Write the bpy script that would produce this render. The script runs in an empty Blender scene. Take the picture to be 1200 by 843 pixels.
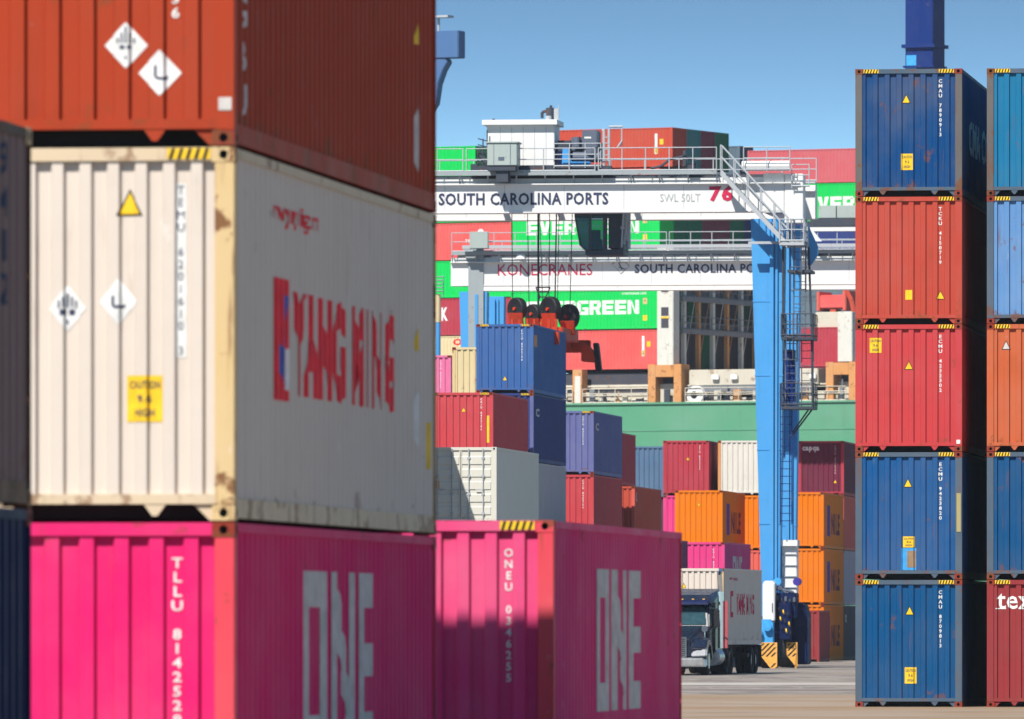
import bpy, bmesh, math, random
from mathutils import Vector, Matrix
random.seed(7)
R = math.radians
sc = bpy.context.scene
COL = sc.collection

# ------------------------------------------------------------------ camera
F = 11000.0            # focal length in photo pixels (photo is 1200 wide)
EYE = 1.88
HOR = 732.0            # row of the horizon in the photo
cam_d = bpy.data.cameras.new('camera')
cam = bpy.data.objects.new('camera', cam_d)
COL.objects.link(cam)
cam.location = (0, 0, EYE)
cam.rotation_euler = (R(90), 0, 0)
cam_d.sensor_width = 36.0
cam_d.lens = 36.0 * F / 1200.0
cam_d.shift_y = (HOR - 421.5) / 1200.0
cam_d.clip_start = 1.0
cam_d.clip_end = 60000.0
cam_d.dof.use_dof = True
cam_d.dof.focus_distance = 232.0
cam_d.dof.aperture_fstop = 6.3
cam_d.dof.aperture_blades = 9
sc.camera = cam

# ------------------------------------------------------------------ sky and sun
SUN_EL = 51.7
SUN_TRAVEL = 32.3      # heading of the light's travel, degrees right of +Y
w = bpy.data.worlds.new('World'); sc.world = w
w.use_nodes = True
nt = w.node_tree; nt.nodes.clear()
out = nt.nodes.new('ShaderNodeOutputWorld')
bg = nt.nodes.new('ShaderNodeBackground')
sky = nt.nodes.new('ShaderNodeTexSky')
sky.sky_type = 'NISHITA'; sky.sun_disc = False
sky.sun_elevation = R(SUN_EL)
sky.sun_rotation = R(180 + SUN_TRAVEL)
sky.altitude = 0; sky.air_density = 1.0; sky.dust_density = 0.0; sky.ozone_density = 4.0
tc = nt.nodes.new('ShaderNodeTexCoord')
sep = nt.nodes.new('ShaderNodeSeparateXYZ')
ma = nt.nodes.new('ShaderNodeMath'); ma.operation = 'MULTIPLY_ADD'
ma.inputs[1].default_value = 15.0; ma.inputs[2].default_value = -0.55
comb = nt.nodes.new('ShaderNodeCombineXYZ')
nrm = nt.nodes.new('ShaderNodeVectorMath'); nrm.operation = 'NORMALIZE'
L = nt.links
L.new(tc.outputs['Generated'], sep.inputs[0])
L.new(sep.outputs[0], comb.inputs[0]); L.new(sep.outputs[1], comb.inputs[1])
mxz = nt.nodes.new('ShaderNodeMath'); mxz.operation = 'MAXIMUM'; mxz.inputs[1].default_value = 0.06
L.new(sep.outputs[2], ma.inputs[0]); L.new(ma.outputs[0], mxz.inputs[0]); L.new(mxz.outputs[0], comb.inputs[2])
L.new(comb.outputs[0], nrm.inputs[0]); L.new(nrm.outputs[0], sky.inputs[0])
tint = nt.nodes.new('ShaderNodeMix'); tint.data_type = 'RGBA'; tint.blend_type = 'MULTIPLY'; tint.inputs[0].default_value = 1.0
tint.inputs[7].default_value = (0.81, 1.0, 0.93, 1)
L.new(sky.outputs[0], tint.inputs[6]); L.new(tint.outputs[2], bg.inputs[0]); bg.inputs[1].default_value = 0.118
L.new(bg.outputs[0], out.inputs[0])

sun_d = bpy.data.lights.new('sun', 'SUN')
sun_d.energy = 5.0; sun_d.angle = R(0.5); sun_d.color = (1.0, 0.945, 0.86)
sun = bpy.data.objects.new('sun', sun_d); COL.objects.link(sun)
a = R(SUN_TRAVEL); e = R(SUN_EL)
trav = Vector((math.sin(a) * math.cos(e), math.cos(a) * math.cos(e), -math.sin(e)))
sun.rotation_euler = trav.to_track_quat('-Z', 'Y').to_euler()

sc.view_settings.view_transform = 'Standard'
sc.view_settings.look = 'None'
sc.view_settings.exposure = 0.6
sc.view_settings.gamma = 1.0
try: sc.view_settings.use_curve_mapping = False
except Exception: pass
sc.cycles.max_bounces = 6
sc.cycles.sample_clamp_indirect = 6.0

# ------------------------------------------------------------------ helpers
def lin(c):
    c = c / 255.0
    return c / 12.92 if c <= 0.04045 else ((c + 0.055) / 1.055) ** 2.4
def rgb(r, g, b, k=1.0):
    return tuple(min(0.70, lin(v) * k) for v in (r, g, b))

def tag(o, label=None, cat=None, group=None, kind=None):
    if label: o['label'] = label
    if cat: o['category'] = cat
    if group: o['group'] = group
    if kind: o['kind'] = kind
    return o
def empty(name, loc=(0, 0, 0), rz=0.0):
    o = bpy.data.objects.new(name, None); COL.objects.link(o)
    o.location = loc; o.rotation_euler = (0, 0, rz); o.empty_display_size = 0.5
    return o
def link(name, me, mats, parent=None, loc=(0, 0, 0)):
    """link mesh data as one object; materials sit on the object so meshes can be shared"""
    o = bpy.data.objects.new(name, me); COL.objects.link(o)
    o.location = loc
    if parent: o.parent = parent
    if not isinstance(mats, (list, tuple)): mats = [mats]
    while len(me.materials) < len(mats): me.materials.append(None)
    for i, m in enumerate(mats):
        o.material_slots[i].link = 'OBJECT'; o.material_slots[i].material = m
    return o

class MB:
    def __init__(s): s.v = []; s.f = []; s.m = []
    def quad(s, pts, mi=0):
        b = len(s.v); s.v += [tuple(p) for p in pts]; s.f.append(tuple(range(b, b + len(pts)))); s.m.append(mi)
    def box(s, x0, x1, y0, y1, z0, z1, mi=0):
        b = len(s.v)
        s.v += [(x0, y0, z0), (x1, y0, z0), (x1, y1, z0), (x0, y1, z0), (x0, y0, z1), (x1, y0, z1), (x1, y1, z1), (x0, y1, z1)]
        for f in ((0, 3, 2, 1), (4, 5, 6, 7), (0, 1, 5, 4), (1, 2, 6, 5), (2, 3, 7, 6), (3, 0, 4, 7)):
            s.f.append(tuple(b + i for i in f)); s.m.append(mi)
        return s
    def hexa(s, bot, top, mi=0):
        """bot, top: four points each, same winding (ccw from above)"""
        b = len(s.v); s.v += [tuple(p) for p in bot] + [tuple(p) for p in top]
        for f in ((0, 3, 2, 1), (4, 5, 6, 7), (0, 1, 5, 4), (1, 2, 6, 5), (2, 3, 7, 6), (3, 0, 4, 7)):
            s.f.append(tuple(b + i for i in f)); s.m.append(mi)
        return s
    def prism(s, poly, y0, y1, axis='y', mi=0):
        """poly in (x,z) extruded along y (or (y,z) along x, or (x,y) along z)"""
        n = len(poly); b = len(s.v)
        for t in (y0, y1):
            for p in poly:
                s.v.append((p[0], t, p[1]) if axis == 'y' else ((t, p[0], p[1]) if axis == 'x' else (p[0], p[1], t)))
        s.f.append(tuple(b + i for i in range(n))); s.m.append(mi)
        s.f.append(tuple(b + n + i for i in reversed(range(n)))); s.m.append(mi)
        for i in range(n):
            j = (i + 1) % n
            s.f.append((b + i, b + n + i, b + n + j, b + j)); s.m.append(mi)
        return s
    def tube(s, p, q, r, n=6, mi=0, r2=None):
        p = Vector(p); q = Vector(q); d = q - p
        if d.length < 1e-6: return s
        r2 = r if r2 is None else r2
        z = d.normalized(); x = z.orthogonal().normalized(); y = z.cross(x)
        b = len(s.v)
        for c, rr in ((p, r), (q, r2)):
            for i in range(n):
                t = 2 * math.pi * (i + 0.5) / n
                s.v.append(tuple(c + x * (math.cos(t) * rr) + y * (math.sin(t) * rr)))
        for i in range(n):
            j = (i + 1) % n
            s.f.append((b + i, b + j, b + n + j, b + n + i)); s.m.append(mi)
        s.f.append(tuple(b + i for i in reversed(range(n)))); s.m.append(mi)
        s.f.append(tuple(b + n + i for i in range(n))); s.m.append(mi)
        return s
    def path(s, pts, r, n=6, mi=0):
        for p, q in zip(pts[:-1], pts[1:]): s.tube(p, q, r, n, mi)
        return s
    def wheel(s, c, r, wd, axis='x', n=28, mi=0, rim=None, mi2=None):
        """tyre with rounded shoulders, turned about axis through c"""
        prof = [(0.55 * r, -wd * .42), (.9 * r, -wd * .5), (.975 * r, -wd * .42), (r, -wd * .25), (r, wd * .25), (.975 * r, wd * .42), (.9 * r, wd * .5), (.55 * r, wd * .42)]
        b = len(s.v); k = len(prof)
        for i in range(n):
            t = 2 * math.pi * i / n
            for (rr, h) in prof:
                a_, b_ = rr * math.cos(t), rr * math.sin(t)
                s.v.append((c[0] + h, c[1] + a_, c[2] + b_) if axis == 'x' else (c[0] + a_, c[1] + h, c[2] + b_))
        for i in range(n):
            j = (i + 1) % n
            for q in range(k):
                q2 = (q + 1) % k
                s.f.append((b + i * k + q, b + j * k + q, b + j * k + q2, b + i * k + q2)); s.m.append(mi)
        return s
    def mesh(s, name='mesh', bevel=0.0):
        me = bpy.data.meshes.new(name); me.from_pydata(s.v, [], s.f)
        mx = max(s.m) if s.m else 0
        for _ in range(mx + 1): me.materials.append(None)
        me.polygons.foreach_set('material_index', s.m)
        bm = bmesh.new(); bm.from_mesh(me)
        bmesh.ops.recalc_face_normals(bm, faces=bm.faces)
        if bevel > 0:
            es = [e_ for e_ in bm.edges if len(e_.link_faces) == 2 and e_.calc_face_angle(0) > 0.6]
            bmesh.ops.bevel(bm, geom=es, offset=bevel, segments=2, affect='EDGES', clamp_overlap=True)
        bm.to_mesh(me); bm.free(); me.update()
        return me
    def build(s, name, mats, parent=None, loc=(0, 0, 0), bevel=0.0):
        return link(name, s.mesh(name, bevel), mats, parent, loc)

# ------------------------------------------------------------------ materials
def mat_paint(name, c, rust=0.15, grime=0.25, rough=0.5, metal=0.0, fade=0.12, bump=0.15, scale=1.0, streak=True, spec=0.10, edge=True):
    fade = fade * .55
    m = bpy.data.materials.new(name); m.use_nodes = True
    n = m.node_tree.nodes; l = m.node_tree.links
    b = n['Principled BSDF']
    tc = n.new('ShaderNodeTexCoord'); oi = n.new('ShaderNodeObjectInfo')
    sc_ = n.new('ShaderNodeMath'); sc_.operation = 'MULTIPLY'; sc_.inputs[1].default_value = 137.0
    l.new(oi.outputs['Random'], sc_.inputs[0])
    add = n.new('ShaderNodeVectorMath'); add.operation = 'ADD'
    l.new(tc.outputs['Object'], add.inputs[0]); l.new(sc_.outputs[0], add.inputs[1])
    def noise(s, detail, stretch=None, rgh=0.55):
        t = n.new('ShaderNodeTexNoise'); t.inputs['Scale'].default_value = s * scale
        t.inputs['Detail'].default_value = detail; t.inputs['Roughness'].default_value = rgh
        if stretch:
            mp = n.new('ShaderNodeMapping'); mp.inputs['Scale'].default_value = stretch
            l.new(add.outputs[0], mp.inputs[0]); l.new(mp.outputs[0], t.inputs['Vector'])
        else: l.new(add.outputs[0], t.inputs['Vector'])
        return t.outputs[0]
    def ramp(src, a_, b_):
        r = n.new('ShaderNodeMapRange'); r.inputs[1].default_value = a_; r.inputs[2].default_value = b_
        r.interpolation_type = 'SMOOTHSTEP'
        l.new(src, r.inputs[0]); return r.outputs[0]
    def mul(src, k):
        r = n.new('ShaderNodeMath'); r.operation = 'MULTIPLY'; l.new(src, r.inputs[0])
        if isinstance(k, float): r.inputs[1].default_value = k
        else: l.new(k, r.inputs[1])
        return r.outputs[0]
    def mix(fac, ca, cb):
        r = n.new('ShaderNodeMix'); r.data_type = 'RGBA'
        l.new(fac, r.inputs[0])
        for i, c_ in ((6, ca), (7, cb)):
            if isinstance(c_, tuple): r.inputs[i].default_value = (*c_, 1)
            else: l.new(c_, r.inputs[i])
        return r.outputs[2]
    lum = 0.3 * c[0] + 0.5 * c[1] + 0.2 * c[2]
    chalk = tuple(min(.82, v * 0.72 + 0.28 * (lum * 1.6 + 0.07)) for v in c)
    dark = tuple(v * 0.62 for v in c)
    col = mix(mul(ramp(noise(0.7, 5), 0.35, 0.75), float(min(1, fade * 3.2))), tuple(c), chalk)
    col = mix(mul(ramp(noise(1.6, 6), 0.5, 0.8), float(grime * 0.9)), col, dark)
    if streak:
        col = mix(mul(ramp(noise(5.5, 3, (1, 1, 0.07)), 0.52, 0.78), float(grime)), col, tuple(v * 0.5 + 0.02 for v in c))
        col = mix(mul(ramp(noise(9, 2, (1, 1, 0.05)), 0.62, 0.8), float(fade * 1.5)), col, chalk)
    if rust > 0:
        sx = n.new('ShaderNodeSeparateXYZ'); l.new(tc.outputs['Object'], sx.inputs[0])
        ed = n.new('ShaderNodeMath'); ed.operation = 'ADD'
        l.new(mul(ramp(sx.outputs[2], .50, .16), .09), ed.inputs[0]); l.new(mul(ramp(sx.outputs[2], 2.55, 2.86), .05), ed.inputs[1])
        nn = n.new('ShaderNodeMath'); nn.operation = 'ADD'
        l.new(noise(2.4, 9, None, 0.68), nn.inputs[0])
        if edge: l.new(ed.outputs[0], nn.inputs[1])
        else: nn.inputs[1].default_value = 0.0
        rr = ramp(nn.outputs[0], 0.675 - 0.2 * rust, 0.73 - 0.2 * rust)
        rs = mul(ramp(noise(7.5, 4, (1, 1, 0.12), 0.6), 0.60 - 0.1 * rust, 0.76), float(min(0.8, rust * 1.6)))
        mx = n.new('ShaderNodeMath'); mx.operation = 'MAXIMUM'; l.new(mul(rr, float(min(1, .35 + rust))), mx.inputs[0]); l.new(rs, mx.inputs[1])
        col = mix(mx.outputs[0], col, (0.16, 0.062, 0.026))
        # scrapes
        scp = ramp(noise(4.5, 3, (1.0, 1.0, 0.6), 0.75), 0.69, 0.715)
        col = mix(mul(scp, 0.5), col, chalk)
    l.new(col, b.inputs['Base Color'])
    b.inputs['Metallic'].default_value = metal
    b.inputs['Specular IOR Level'].default_value = spec
    rg = n.new('ShaderNodeMapRange'); rg.inputs[3].default_value = rough - 0.08; rg.inputs[4].default_value = rough + 0.2
    l.new(noise(3.0, 5), rg.inputs[0]); l.new(rg.outputs[0], b.inputs['Roughness'])
    if bump > 0:
        bp = n.new('ShaderNodeBump'); bp.inputs['Strength'].default_value = bump; bp.inputs['Distance'].default_value = 0.06
        l.new(noise(1.1, 3), bp.inputs['Height']); l.new(bp.outputs[0], b.inputs['Normal'])
    return m
def mat_flat(name, c, rough=0.6, metal=0.0, var=0.15, scale=6.0, spec=0.3):
    if metal == 0.0: c = tuple(v * .85 for v in c)
    m = bpy.data.materials.new(name); m.use_nodes = True
    n = m.node_tree.nodes; l = m.node_tree.links; b = n['Principled BSDF']
    tc = n.new('ShaderNodeTexCoord'); t = n.new('ShaderNodeTexNoise'); t.inputs['Scale'].default_value = scale; t.inputs['Detail'].default_value = 5
    l.new(tc.outputs['Object'], t.inputs['Vector'])
    mx = n.new('ShaderNodeMix'); mx.data_type = 'RGBA'
    mr = n.new('ShaderNodeMapRange'); mr.inputs[1].default_value = .3; mr.inputs[2].default_value = .7
    l.new(t.outputs[0], mr.inputs[0]); l.new(mr.outputs[0], mx.inputs[0])
    mx.inputs[6].default_value = (*[v * (1 - var) for v in c], 1); mx.inputs[7].default_value = (*[min(.9, v * (1 + var)) for v in c], 1)
    l.new(mx.outputs[2], b.inputs['Base Color'])
    b.inputs['Roughness'].default_value = rough; b.inputs['Metallic'].default_value = metal
    b.inputs['Specular IOR Level'].default_value = spec
    return m

_mats = {}
K = 0.66
def P(name, r, g, b, k=None, **kw):
    _mats[name] = mat_paint(name, rgb(r, g, b, (k or 1.0) * K), **kw); return _mats[name]
def M(n): return _mats[n]
P('orange_brown', 190, 74, 46, rust=.22, grime=.3, fade=.05, spec=.05)
P('cream_rail', 238, 214, 180, rust=.28, grime=.3)
P('olive_cream', 190, 176, 124, rust=.1)
P('cream', 242, 228, 214, rust=.12, grime=.15, fade=.1)
P('cream_rusty', 240, 208, 152, rust=.55, grime=.2)
P('pink', 253, 40, 124, rust=.14, grime=.16, fade=.18, spec=.04)
P('pink_faded', 255, 66, 138, rust=.14, grime=.14, fade=.3, spec=.04)
P('cma_blue_faded', 10, 78, 140, rust=.28, grime=.4, fade=.75)
P('pink_side', 250, 40, 110, rust=.10, grime=.2, fade=.08)
P('salmon_post', 250, 84, 100, rust=.4, grime=.1)
P('grey_dark', 150, 124, 120, rust=.3)
P('grey_brown', 100, 68, 50, rust=.4)
P('navy_deep', 14, 34, 84, rust=.15)
P('cma_blue', 8, 88, 144, rust=.22, grime=.22, fade=.20)
P('cma_blue_light', 22, 94, 158, rust=.25, grime=.2, fade=.3)
P('frame_grey_blue', 88, 108, 128, rust=.35, fade=.3)
P('frame_brown_grey', 112, 108, 108, rust=.5, fade=.3)
P('tex_red', 206, 84, 74, rust=.2, fade=.15)
P('coral', 204, 82, 66, rust=.22, fade=.12)
P('red', 214, 74, 78, rust=.20, fade=.14)
P('orange', 216, 108, 66, rust=.25)
P('teal_blue', 24, 128, 176, rust=.25, fade=.1)
P('sky_faded', 108, 158, 214, rust=.38, fade=.3)
P('maroon', 165, 62, 66, rust=.25)
P('casting_rust', 120, 52, 40, rust=.6, fade=.1)
P('casting_red', 158, 62, 48, rust=.4)
P('mid_blue', 66, 112, 178, rust=.12, fade=.16)
P('navy', 56, 72, 136, rust=.12)
P('lilac', 112, 118, 176, rust=.15, fade=.25)
P('mid_red', 216, 76, 84, rust=.12)
P('crimson', 198, 66, 82, rust=.15)
P('wine', 122, 48, 74, rust=.12)
P('door_white', 236, 234, 222, rust=.06, grime=.08, fade=.05)
P('white_grey', 206, 206, 204, rust=.12, grime=.2)
P('salmon', 240, 110, 96, rust=.15)
P('brick', 214, 84, 60, rust=.2)
P('slate', 98, 132, 168, rust=.2, fade=.2)
P('sun_orange', 255, 136, 2, rust=.08, grime=.08, fade=.06)
P('hot_pink', 250, 74, 150, rust=.08, grime=.1)
P('pale_cream', 240, 220, 172, rust=.18, grime=.12)
P('warm_white', 238, 236, 226, rust=.15, grime=.12)
P('pale_pink', 246, 128, 178, rust=.1)
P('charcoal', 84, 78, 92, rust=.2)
P('mauve_grey', 196, 184, 196, rust=.15)
P('plum', 150, 70, 110, rust=.15)
P('ship_green', 8, 225, 100, rust=.03, grime=.08, fade=.06)
P('ship_red', 248, 104, 100, rust=.05, grime=.1)
P('ship_rose', 226, 110, 118, rust=.05, grime=.1)
P('ship_brick', 212, 84, 62, rust=.08, grime=.1)
P('ship_wine', 150, 70, 88, rust=.1)
P('ship_darkgreen', 20, 130, 92, rust=.1)
P('ship_teal', 70, 150, 150, rust=.1)
P('ship_navy', 56, 74, 140, rust=.1)
P('ship_slate', 108, 128, 142, rust=.1)
P('hull_green', 100, 172, 136, rust=.14, grime=.22, fade=.25, scale=.25, bump=.1, edge=False)
P('crane_white', 246, 246, 244, rust=0, grime=.10, fade=.02, k=1.08)
P('crane_blue', 86, 176, 244, rust=.05, grime=.22, fade=.05, edge=False)
P('crane_grey', 172, 182, 186, rust=.08, grime=.15)
P('rail_grey', 196, 202, 208, rust=.05, grime=.1)
P('steel_dark', 76, 84, 96, rust=.2)
P('machine_grey', 108, 118, 136, rust=.05)
P('cabinet_grey', 186, 200, 196, rust=.05, grime=.12)
P('sts_blue', 12, 52, 128, rust=.05, grime=.2)  # dark tone carries the shade on the quay crane leg
P('spreader_red', 222, 70, 34, rust=.3, grime=.6)
P('rust_orange', 232, 166, 104, rust=.25, grime=.15, fade=.2)
P('deck_cream', 226, 218, 200, rust=.2, grime=.2, scale=.6)
P('deck_grey', 140, 146, 154, rust=.25, grime=.3)
P('deck_dark', 84, 86, 96, rust=.3, grime=.3)
P('wing_blue', 84, 124, 176, rust=.0, grime=.1)
P('truck_navy', 20, 28, 50, rust=.0, grime=.1, rough=.22, spec=.6, bump=0, fade=.02)
P('truck_red', 196, 96, 104, rust=.05)
_mats['white'] = mat_flat('marking_white', (.80, .80, .78))
_mats['off_white'] = mat_flat('marking_off_white', (.62, .58, .55))
_mats['ink'] = mat_flat('marking_dark', (.035, .045, .10))
_mats['grey_ink'] = mat_flat('marking_grey', (.09, .11, .15))
_mats['yellow'] = mat_flat('marking_yellow', (.88, .56, .02))
_mats['black'] = mat_flat('black', (.012, .012, .016))
_mats['red_mark'] = mat_flat('marking_red', (.90, .008, .03))
_mats['crimson_mark'] = mat_flat('marking_crimson', (.55, .01, .07))
_mats['violet'] = mat_flat('marking_violet', (.05, .03, .28))
_mats['blue_mark'] = mat_flat('marking_blue', (.03, .12, .5))
_mats['rubber'] = mat_flat('rubber', (.014, .015, .02), rough=.8)
_mats['chrome'] = mat_flat('chrome', (.72, .72, .74), rough=.16, metal=1.0, var=.04)
_mats['aluminium'] = mat_flat('aluminium', (.55, .56, .58), rough=.35, metal=.8)
_mats['lamp_glass'] = mat_flat('lamp_glass', (.42, .42, .44), rough=.1, spec=.8)
_mats['grille'] = mat_flat('grille_dark', (.05, .05, .06), rough=.4)
_mats['rope'] = mat_flat('rope_dark', (.02, .022, .03), rough=.7)
_mats['tan_patch'] = mat_flat('cardboard_tan', (.30, .20, .12))
_mats['orange_guard'] = mat_flat('guard_orange', (.80, .40, .08))
_mats['teal'] = mat_flat('teal_paint', (.02, .3, .28))
_mats['hub_blue'] = mat_flat('hub_blue', (.05, .35, .75))
def glass(name, c, rough=.05):
    m = bpy.data.materials.new(name); m.use_nodes = True; b = m.node_tree.nodes['Principled BSDF']
    b.inputs['Base Color'].default_value = (*c, 1); b.inputs['Roughness'].default_value = rough
    b.inputs['Specular IOR Level'].default_value = .8
    b.inputs['Transmission Weight'].default_value = .55; b.inputs['IOR'].default_value = 1.1
    return m
_mats['cab_glass'] = glass('cab_glass', (.04, .13, .17))
_mats['windscreen'] = mat_flat('windscreen', (.02, .06, .07), rough=.06, var=.3, spec=.9)

# ------------------------------------------------------------------ lettering
_tcache = {}
def text_bm(s, vertical=False, bold=0.0, lsp=1.0):
    """flat lettering as a list of (verts2d, faces) fitted into the unit square 0..1"""
    key = (s, vertical, bold, lsp)
    if key in _tcache: return _tcache[key]
    c = bpy.data.curves.new('lettering', 'FONT')
    c.body = '\n'.join(s) if vertical else s
    c.size = 1.0; c.offset = bold; c.resolution_u = 2
    c.align_x = 'CENTER' if vertical else 'LEFT'
    c.space_line = lsp if vertical else 1.0
    if not vertical: c.space_character = 1.0 + bold * 3.0
    o = bpy.data.objects.new('lettering', c); COL.objects.link(o)
    dg = bpy.context.evaluated_depsgraph_get()
    me = bpy.data.meshes.new_from_object(o.evaluated_get(dg))
    bpy.data.objects.remove(o); bpy.data.curves.remove(c)
    vs = [(v.co.x, v.co.y) for v in me.vertices]; fs = [tuple(p.vertices) for p in me.polygons]
    bpy.data.meshes.remove(me)
    x0 = min(v[0] for v in vs); x1 = max(v[0] for v in vs); y0 = min(v[1] for v in vs); y1 = max(v[1] for v in vs)
    asp = (x1 - x0) / max(1e-6, y1 - y0)
    res = ([((v[0] - x0) / (x1 - x0), (v[1] - y0) / (y1 - y0)) for v in vs], fs, asp)
    _tcache[key] = res
    return res
def polys(*pl):
    vs = []; fs = []
    for p in pl:
        b = len(vs); vs += list(p); fs.append(tuple(range(b, b + len(p))))
    return (vs, fs, 1.0)
def rect(x0, x1, y0, y1): return [(x0, y0), (x1, y0), (x1, y1), (x0, y1)]
def circle(cx, cy, rx, ry, n=20): return [(cx + rx * math.cos(2 * math.pi * i / n), cy + ry * math.sin(2 * math.pi * i / n)) for i in range(n)]
ONE = polys(rect(0, .08, 0, 1), rect(.22, .30, 0, 1), rect(.08, .22, .80, 1), rect(.08, .22, 0, .20),
            rect(.36, .46, 0, 1), rect(.62, .70, 0, 1), [(.46, .98), (.46, .62), (.62, .02), (.62, .40)],
            rect(.76, .84, 0, 1), rect(.84, 1, .80, 1), rect(.84, 1, .405, .595), rect(.84, 1, 0, .2))
SHAPES = {
    'rect': polys(rect(0, 1, 0, 1)),
    'tri': polys([(.5, 1), (0, 0), (1, 0)]),
    'diamond': polys([(.5, 1), (0, .5), (.5, 0), (1, .5)]),
    'one': ONE,
    'stripes': polys(*[[(i * .2 + .02, 0), (i * .2 + .10, 0), (i * .2 + .18, 1), (i * .2 + .10, 1)] for i in range(5)]),
    'ring': polys(*[[(0.5 + .5 * math.cos(t), .5 + .5 * math.sin(t)), (0.5 + .36 * math.cos(t), .5 + .36 * math.sin(t)), (0.5 + .36 * math.cos(t + .4), .5 + .36 * math.sin(t + .4)), (0.5 + .5 * math.cos(t + .4), .5 + .5 * math.sin(t + .4))] for t in [k * .4 for k in range(14)]]),
}

# heavy block capitals drawn as polygons in a unit cell
def block(word, gap=.12):
    G = {'E': [rect(0, .34, 0, 1), rect(.34, 1, .76, 1), rect(.34, .94, .38, .62), rect(.34, 1, 0, .24)],
         'V': [[(0, 1), (.36, 1), (.5, .38), (.5, 0), (.34, 0)], [(1, 1), (.64, 1), (.5, .38), (.5, 0), (.66, 0)]],
         'R': [rect(0, .34, 0, 1), rect(.34, .9, .78, 1), rect(.66, 1, .52, .9), rect(.34, .9, .36, .56), [(.5, .38), (.82, .38), (1, 0), (.66, 0)]],
         'G': [rect(0, .34, .08, .92), rect(.1, 1, .78, 1), rect(.1, 1, 0, .22), rect(.68, 1, .22, .52), rect(.5, .68, .36, .52)],
         'N': [rect(0, .32, 0, 1), rect(.68, 1, 0, 1), [(.2, 1), (.34, 1), (.8, 0), (.66, 0)]]}
    out = []; n_ = len(word); cw = 1.0 / (n_ + (n_ - 1) * gap)
    for i, c in enumerate(word):
        x0 = i * cw * (1 + gap)
        for p in G[c]: out.append([(x0 + a_ * cw, b_) for a_, b_ in p])
    return polys(*out)
BLOCK = block('EVERGREEN')
# ------------------------------------------------------------------ shipping containers
# container frame: front end at y=0 (faces -y), length along +y, x across, base at z=0
CW = 2.438
HC = 2.896
ST = 2.591
GAP = 0.012
def prof_end(n):
    e_ = CW / 2 - 0.125; p = 2 * e_ / n; pts = []
    for i in range(n):
        x = -e_ + i * p
        pts += [(x, 0.0), (x + .40 * p, 0.0), (x + .47 * p, .042), (x + .93 * p, .042)]
    pts.append((e_, 0.0))
    return pts
def prof_side(L_):
    n = int(round((L_ - .30) / .278)); p = (L_ - .30) / n; pts = []
    for i in range(n):
        y = .15 + i * p
        pts += [(y, 0.0), (y + .25 * p, 0.0), (y + .5 * p, .036), (y + .75 * p, .036)]
    pts.append((L_ - .15, 0.0))
    return pts
def pval(pts, u):
    if u <= pts[0][0] or u >= pts[-1][0]: return 0.0
    for (a_, d0), (b_, d1) in zip(pts[:-1], pts[1:]):
        if a_ <= u <= b_: return d0 + (d1 - d0) * ((u - a_) / max(1e-9, b_ - a_))
    return 0.0
END_IN, SIDE_IN = .022, .010
_bodies = {}
def body_mesh(L_, H_, n, door):
    k = ('body', L_, H_, n, door)
    if k in _bodies: return _bodies[k]
    m = MB(); z0, z1 = .15, H_ - .07
    X = CW / 2 - SIDE_IN
    ps = prof_side(L_)
    for sgn in (1, -1):
        for (a_, d0), (b_, d1) in zip(ps[:-1], ps[1:]):
            xa, xb = sgn * (X - d0), sgn * (X - d1)
            m.quad([(xa, a_, z0), (xb, b_, z0), (xb, b_, z1), (xa, a_, z1)] if sgn > 0 else [(xb, b_, z0), (xa, a_, z0), (xa, a_, z1), (xb, b_, z1)])
    pe = prof_end(n)
    for back in ((0, 1) if not door else (1,)):
        for (a_, d0), (b_, d1) in zip(pe[:-1], pe[1:]):
            ya = END_IN + d0 if not back else L_ - END_IN - d0
            yb = END_IN + d1 if not back else L_ - END_IN - d1
            m.quad([(a_, ya, z0), (b_, yb, z0), (b_, yb, z1), (a_, ya, z1)] if not back else [(b_, yb, z0), (a_, ya, z0), (a_, ya, z1), (b_, yb, z1)])
    # roof, slightly ribbed, and floor
    yy = .06
    k2 = 0
    while yy < L_ - .07:
        y2 = min(L_ - .06, yy + .3)
        zz = H_ - .03 - (.015 if k2 % 2 else 0)
        m.quad([(-X + .03, yy, zz), (X - .03, yy, zz), (X - .03, y2, zz), (-X + .03, y2, zz)])
        yy = y2; k2 += 1
    m.quad([(-X + .04, L_ - .08, .14), (X - .04, L_ - .08, .14), (X - .04, .08, .14), (-X + .04, .08, .14)])
    me = bpy.data.meshes.new('container_body'); me.from_pydata(m.v, [], m.f); me.materials.append(None); me.update()
    _bodies[k] = me
    return me
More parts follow.
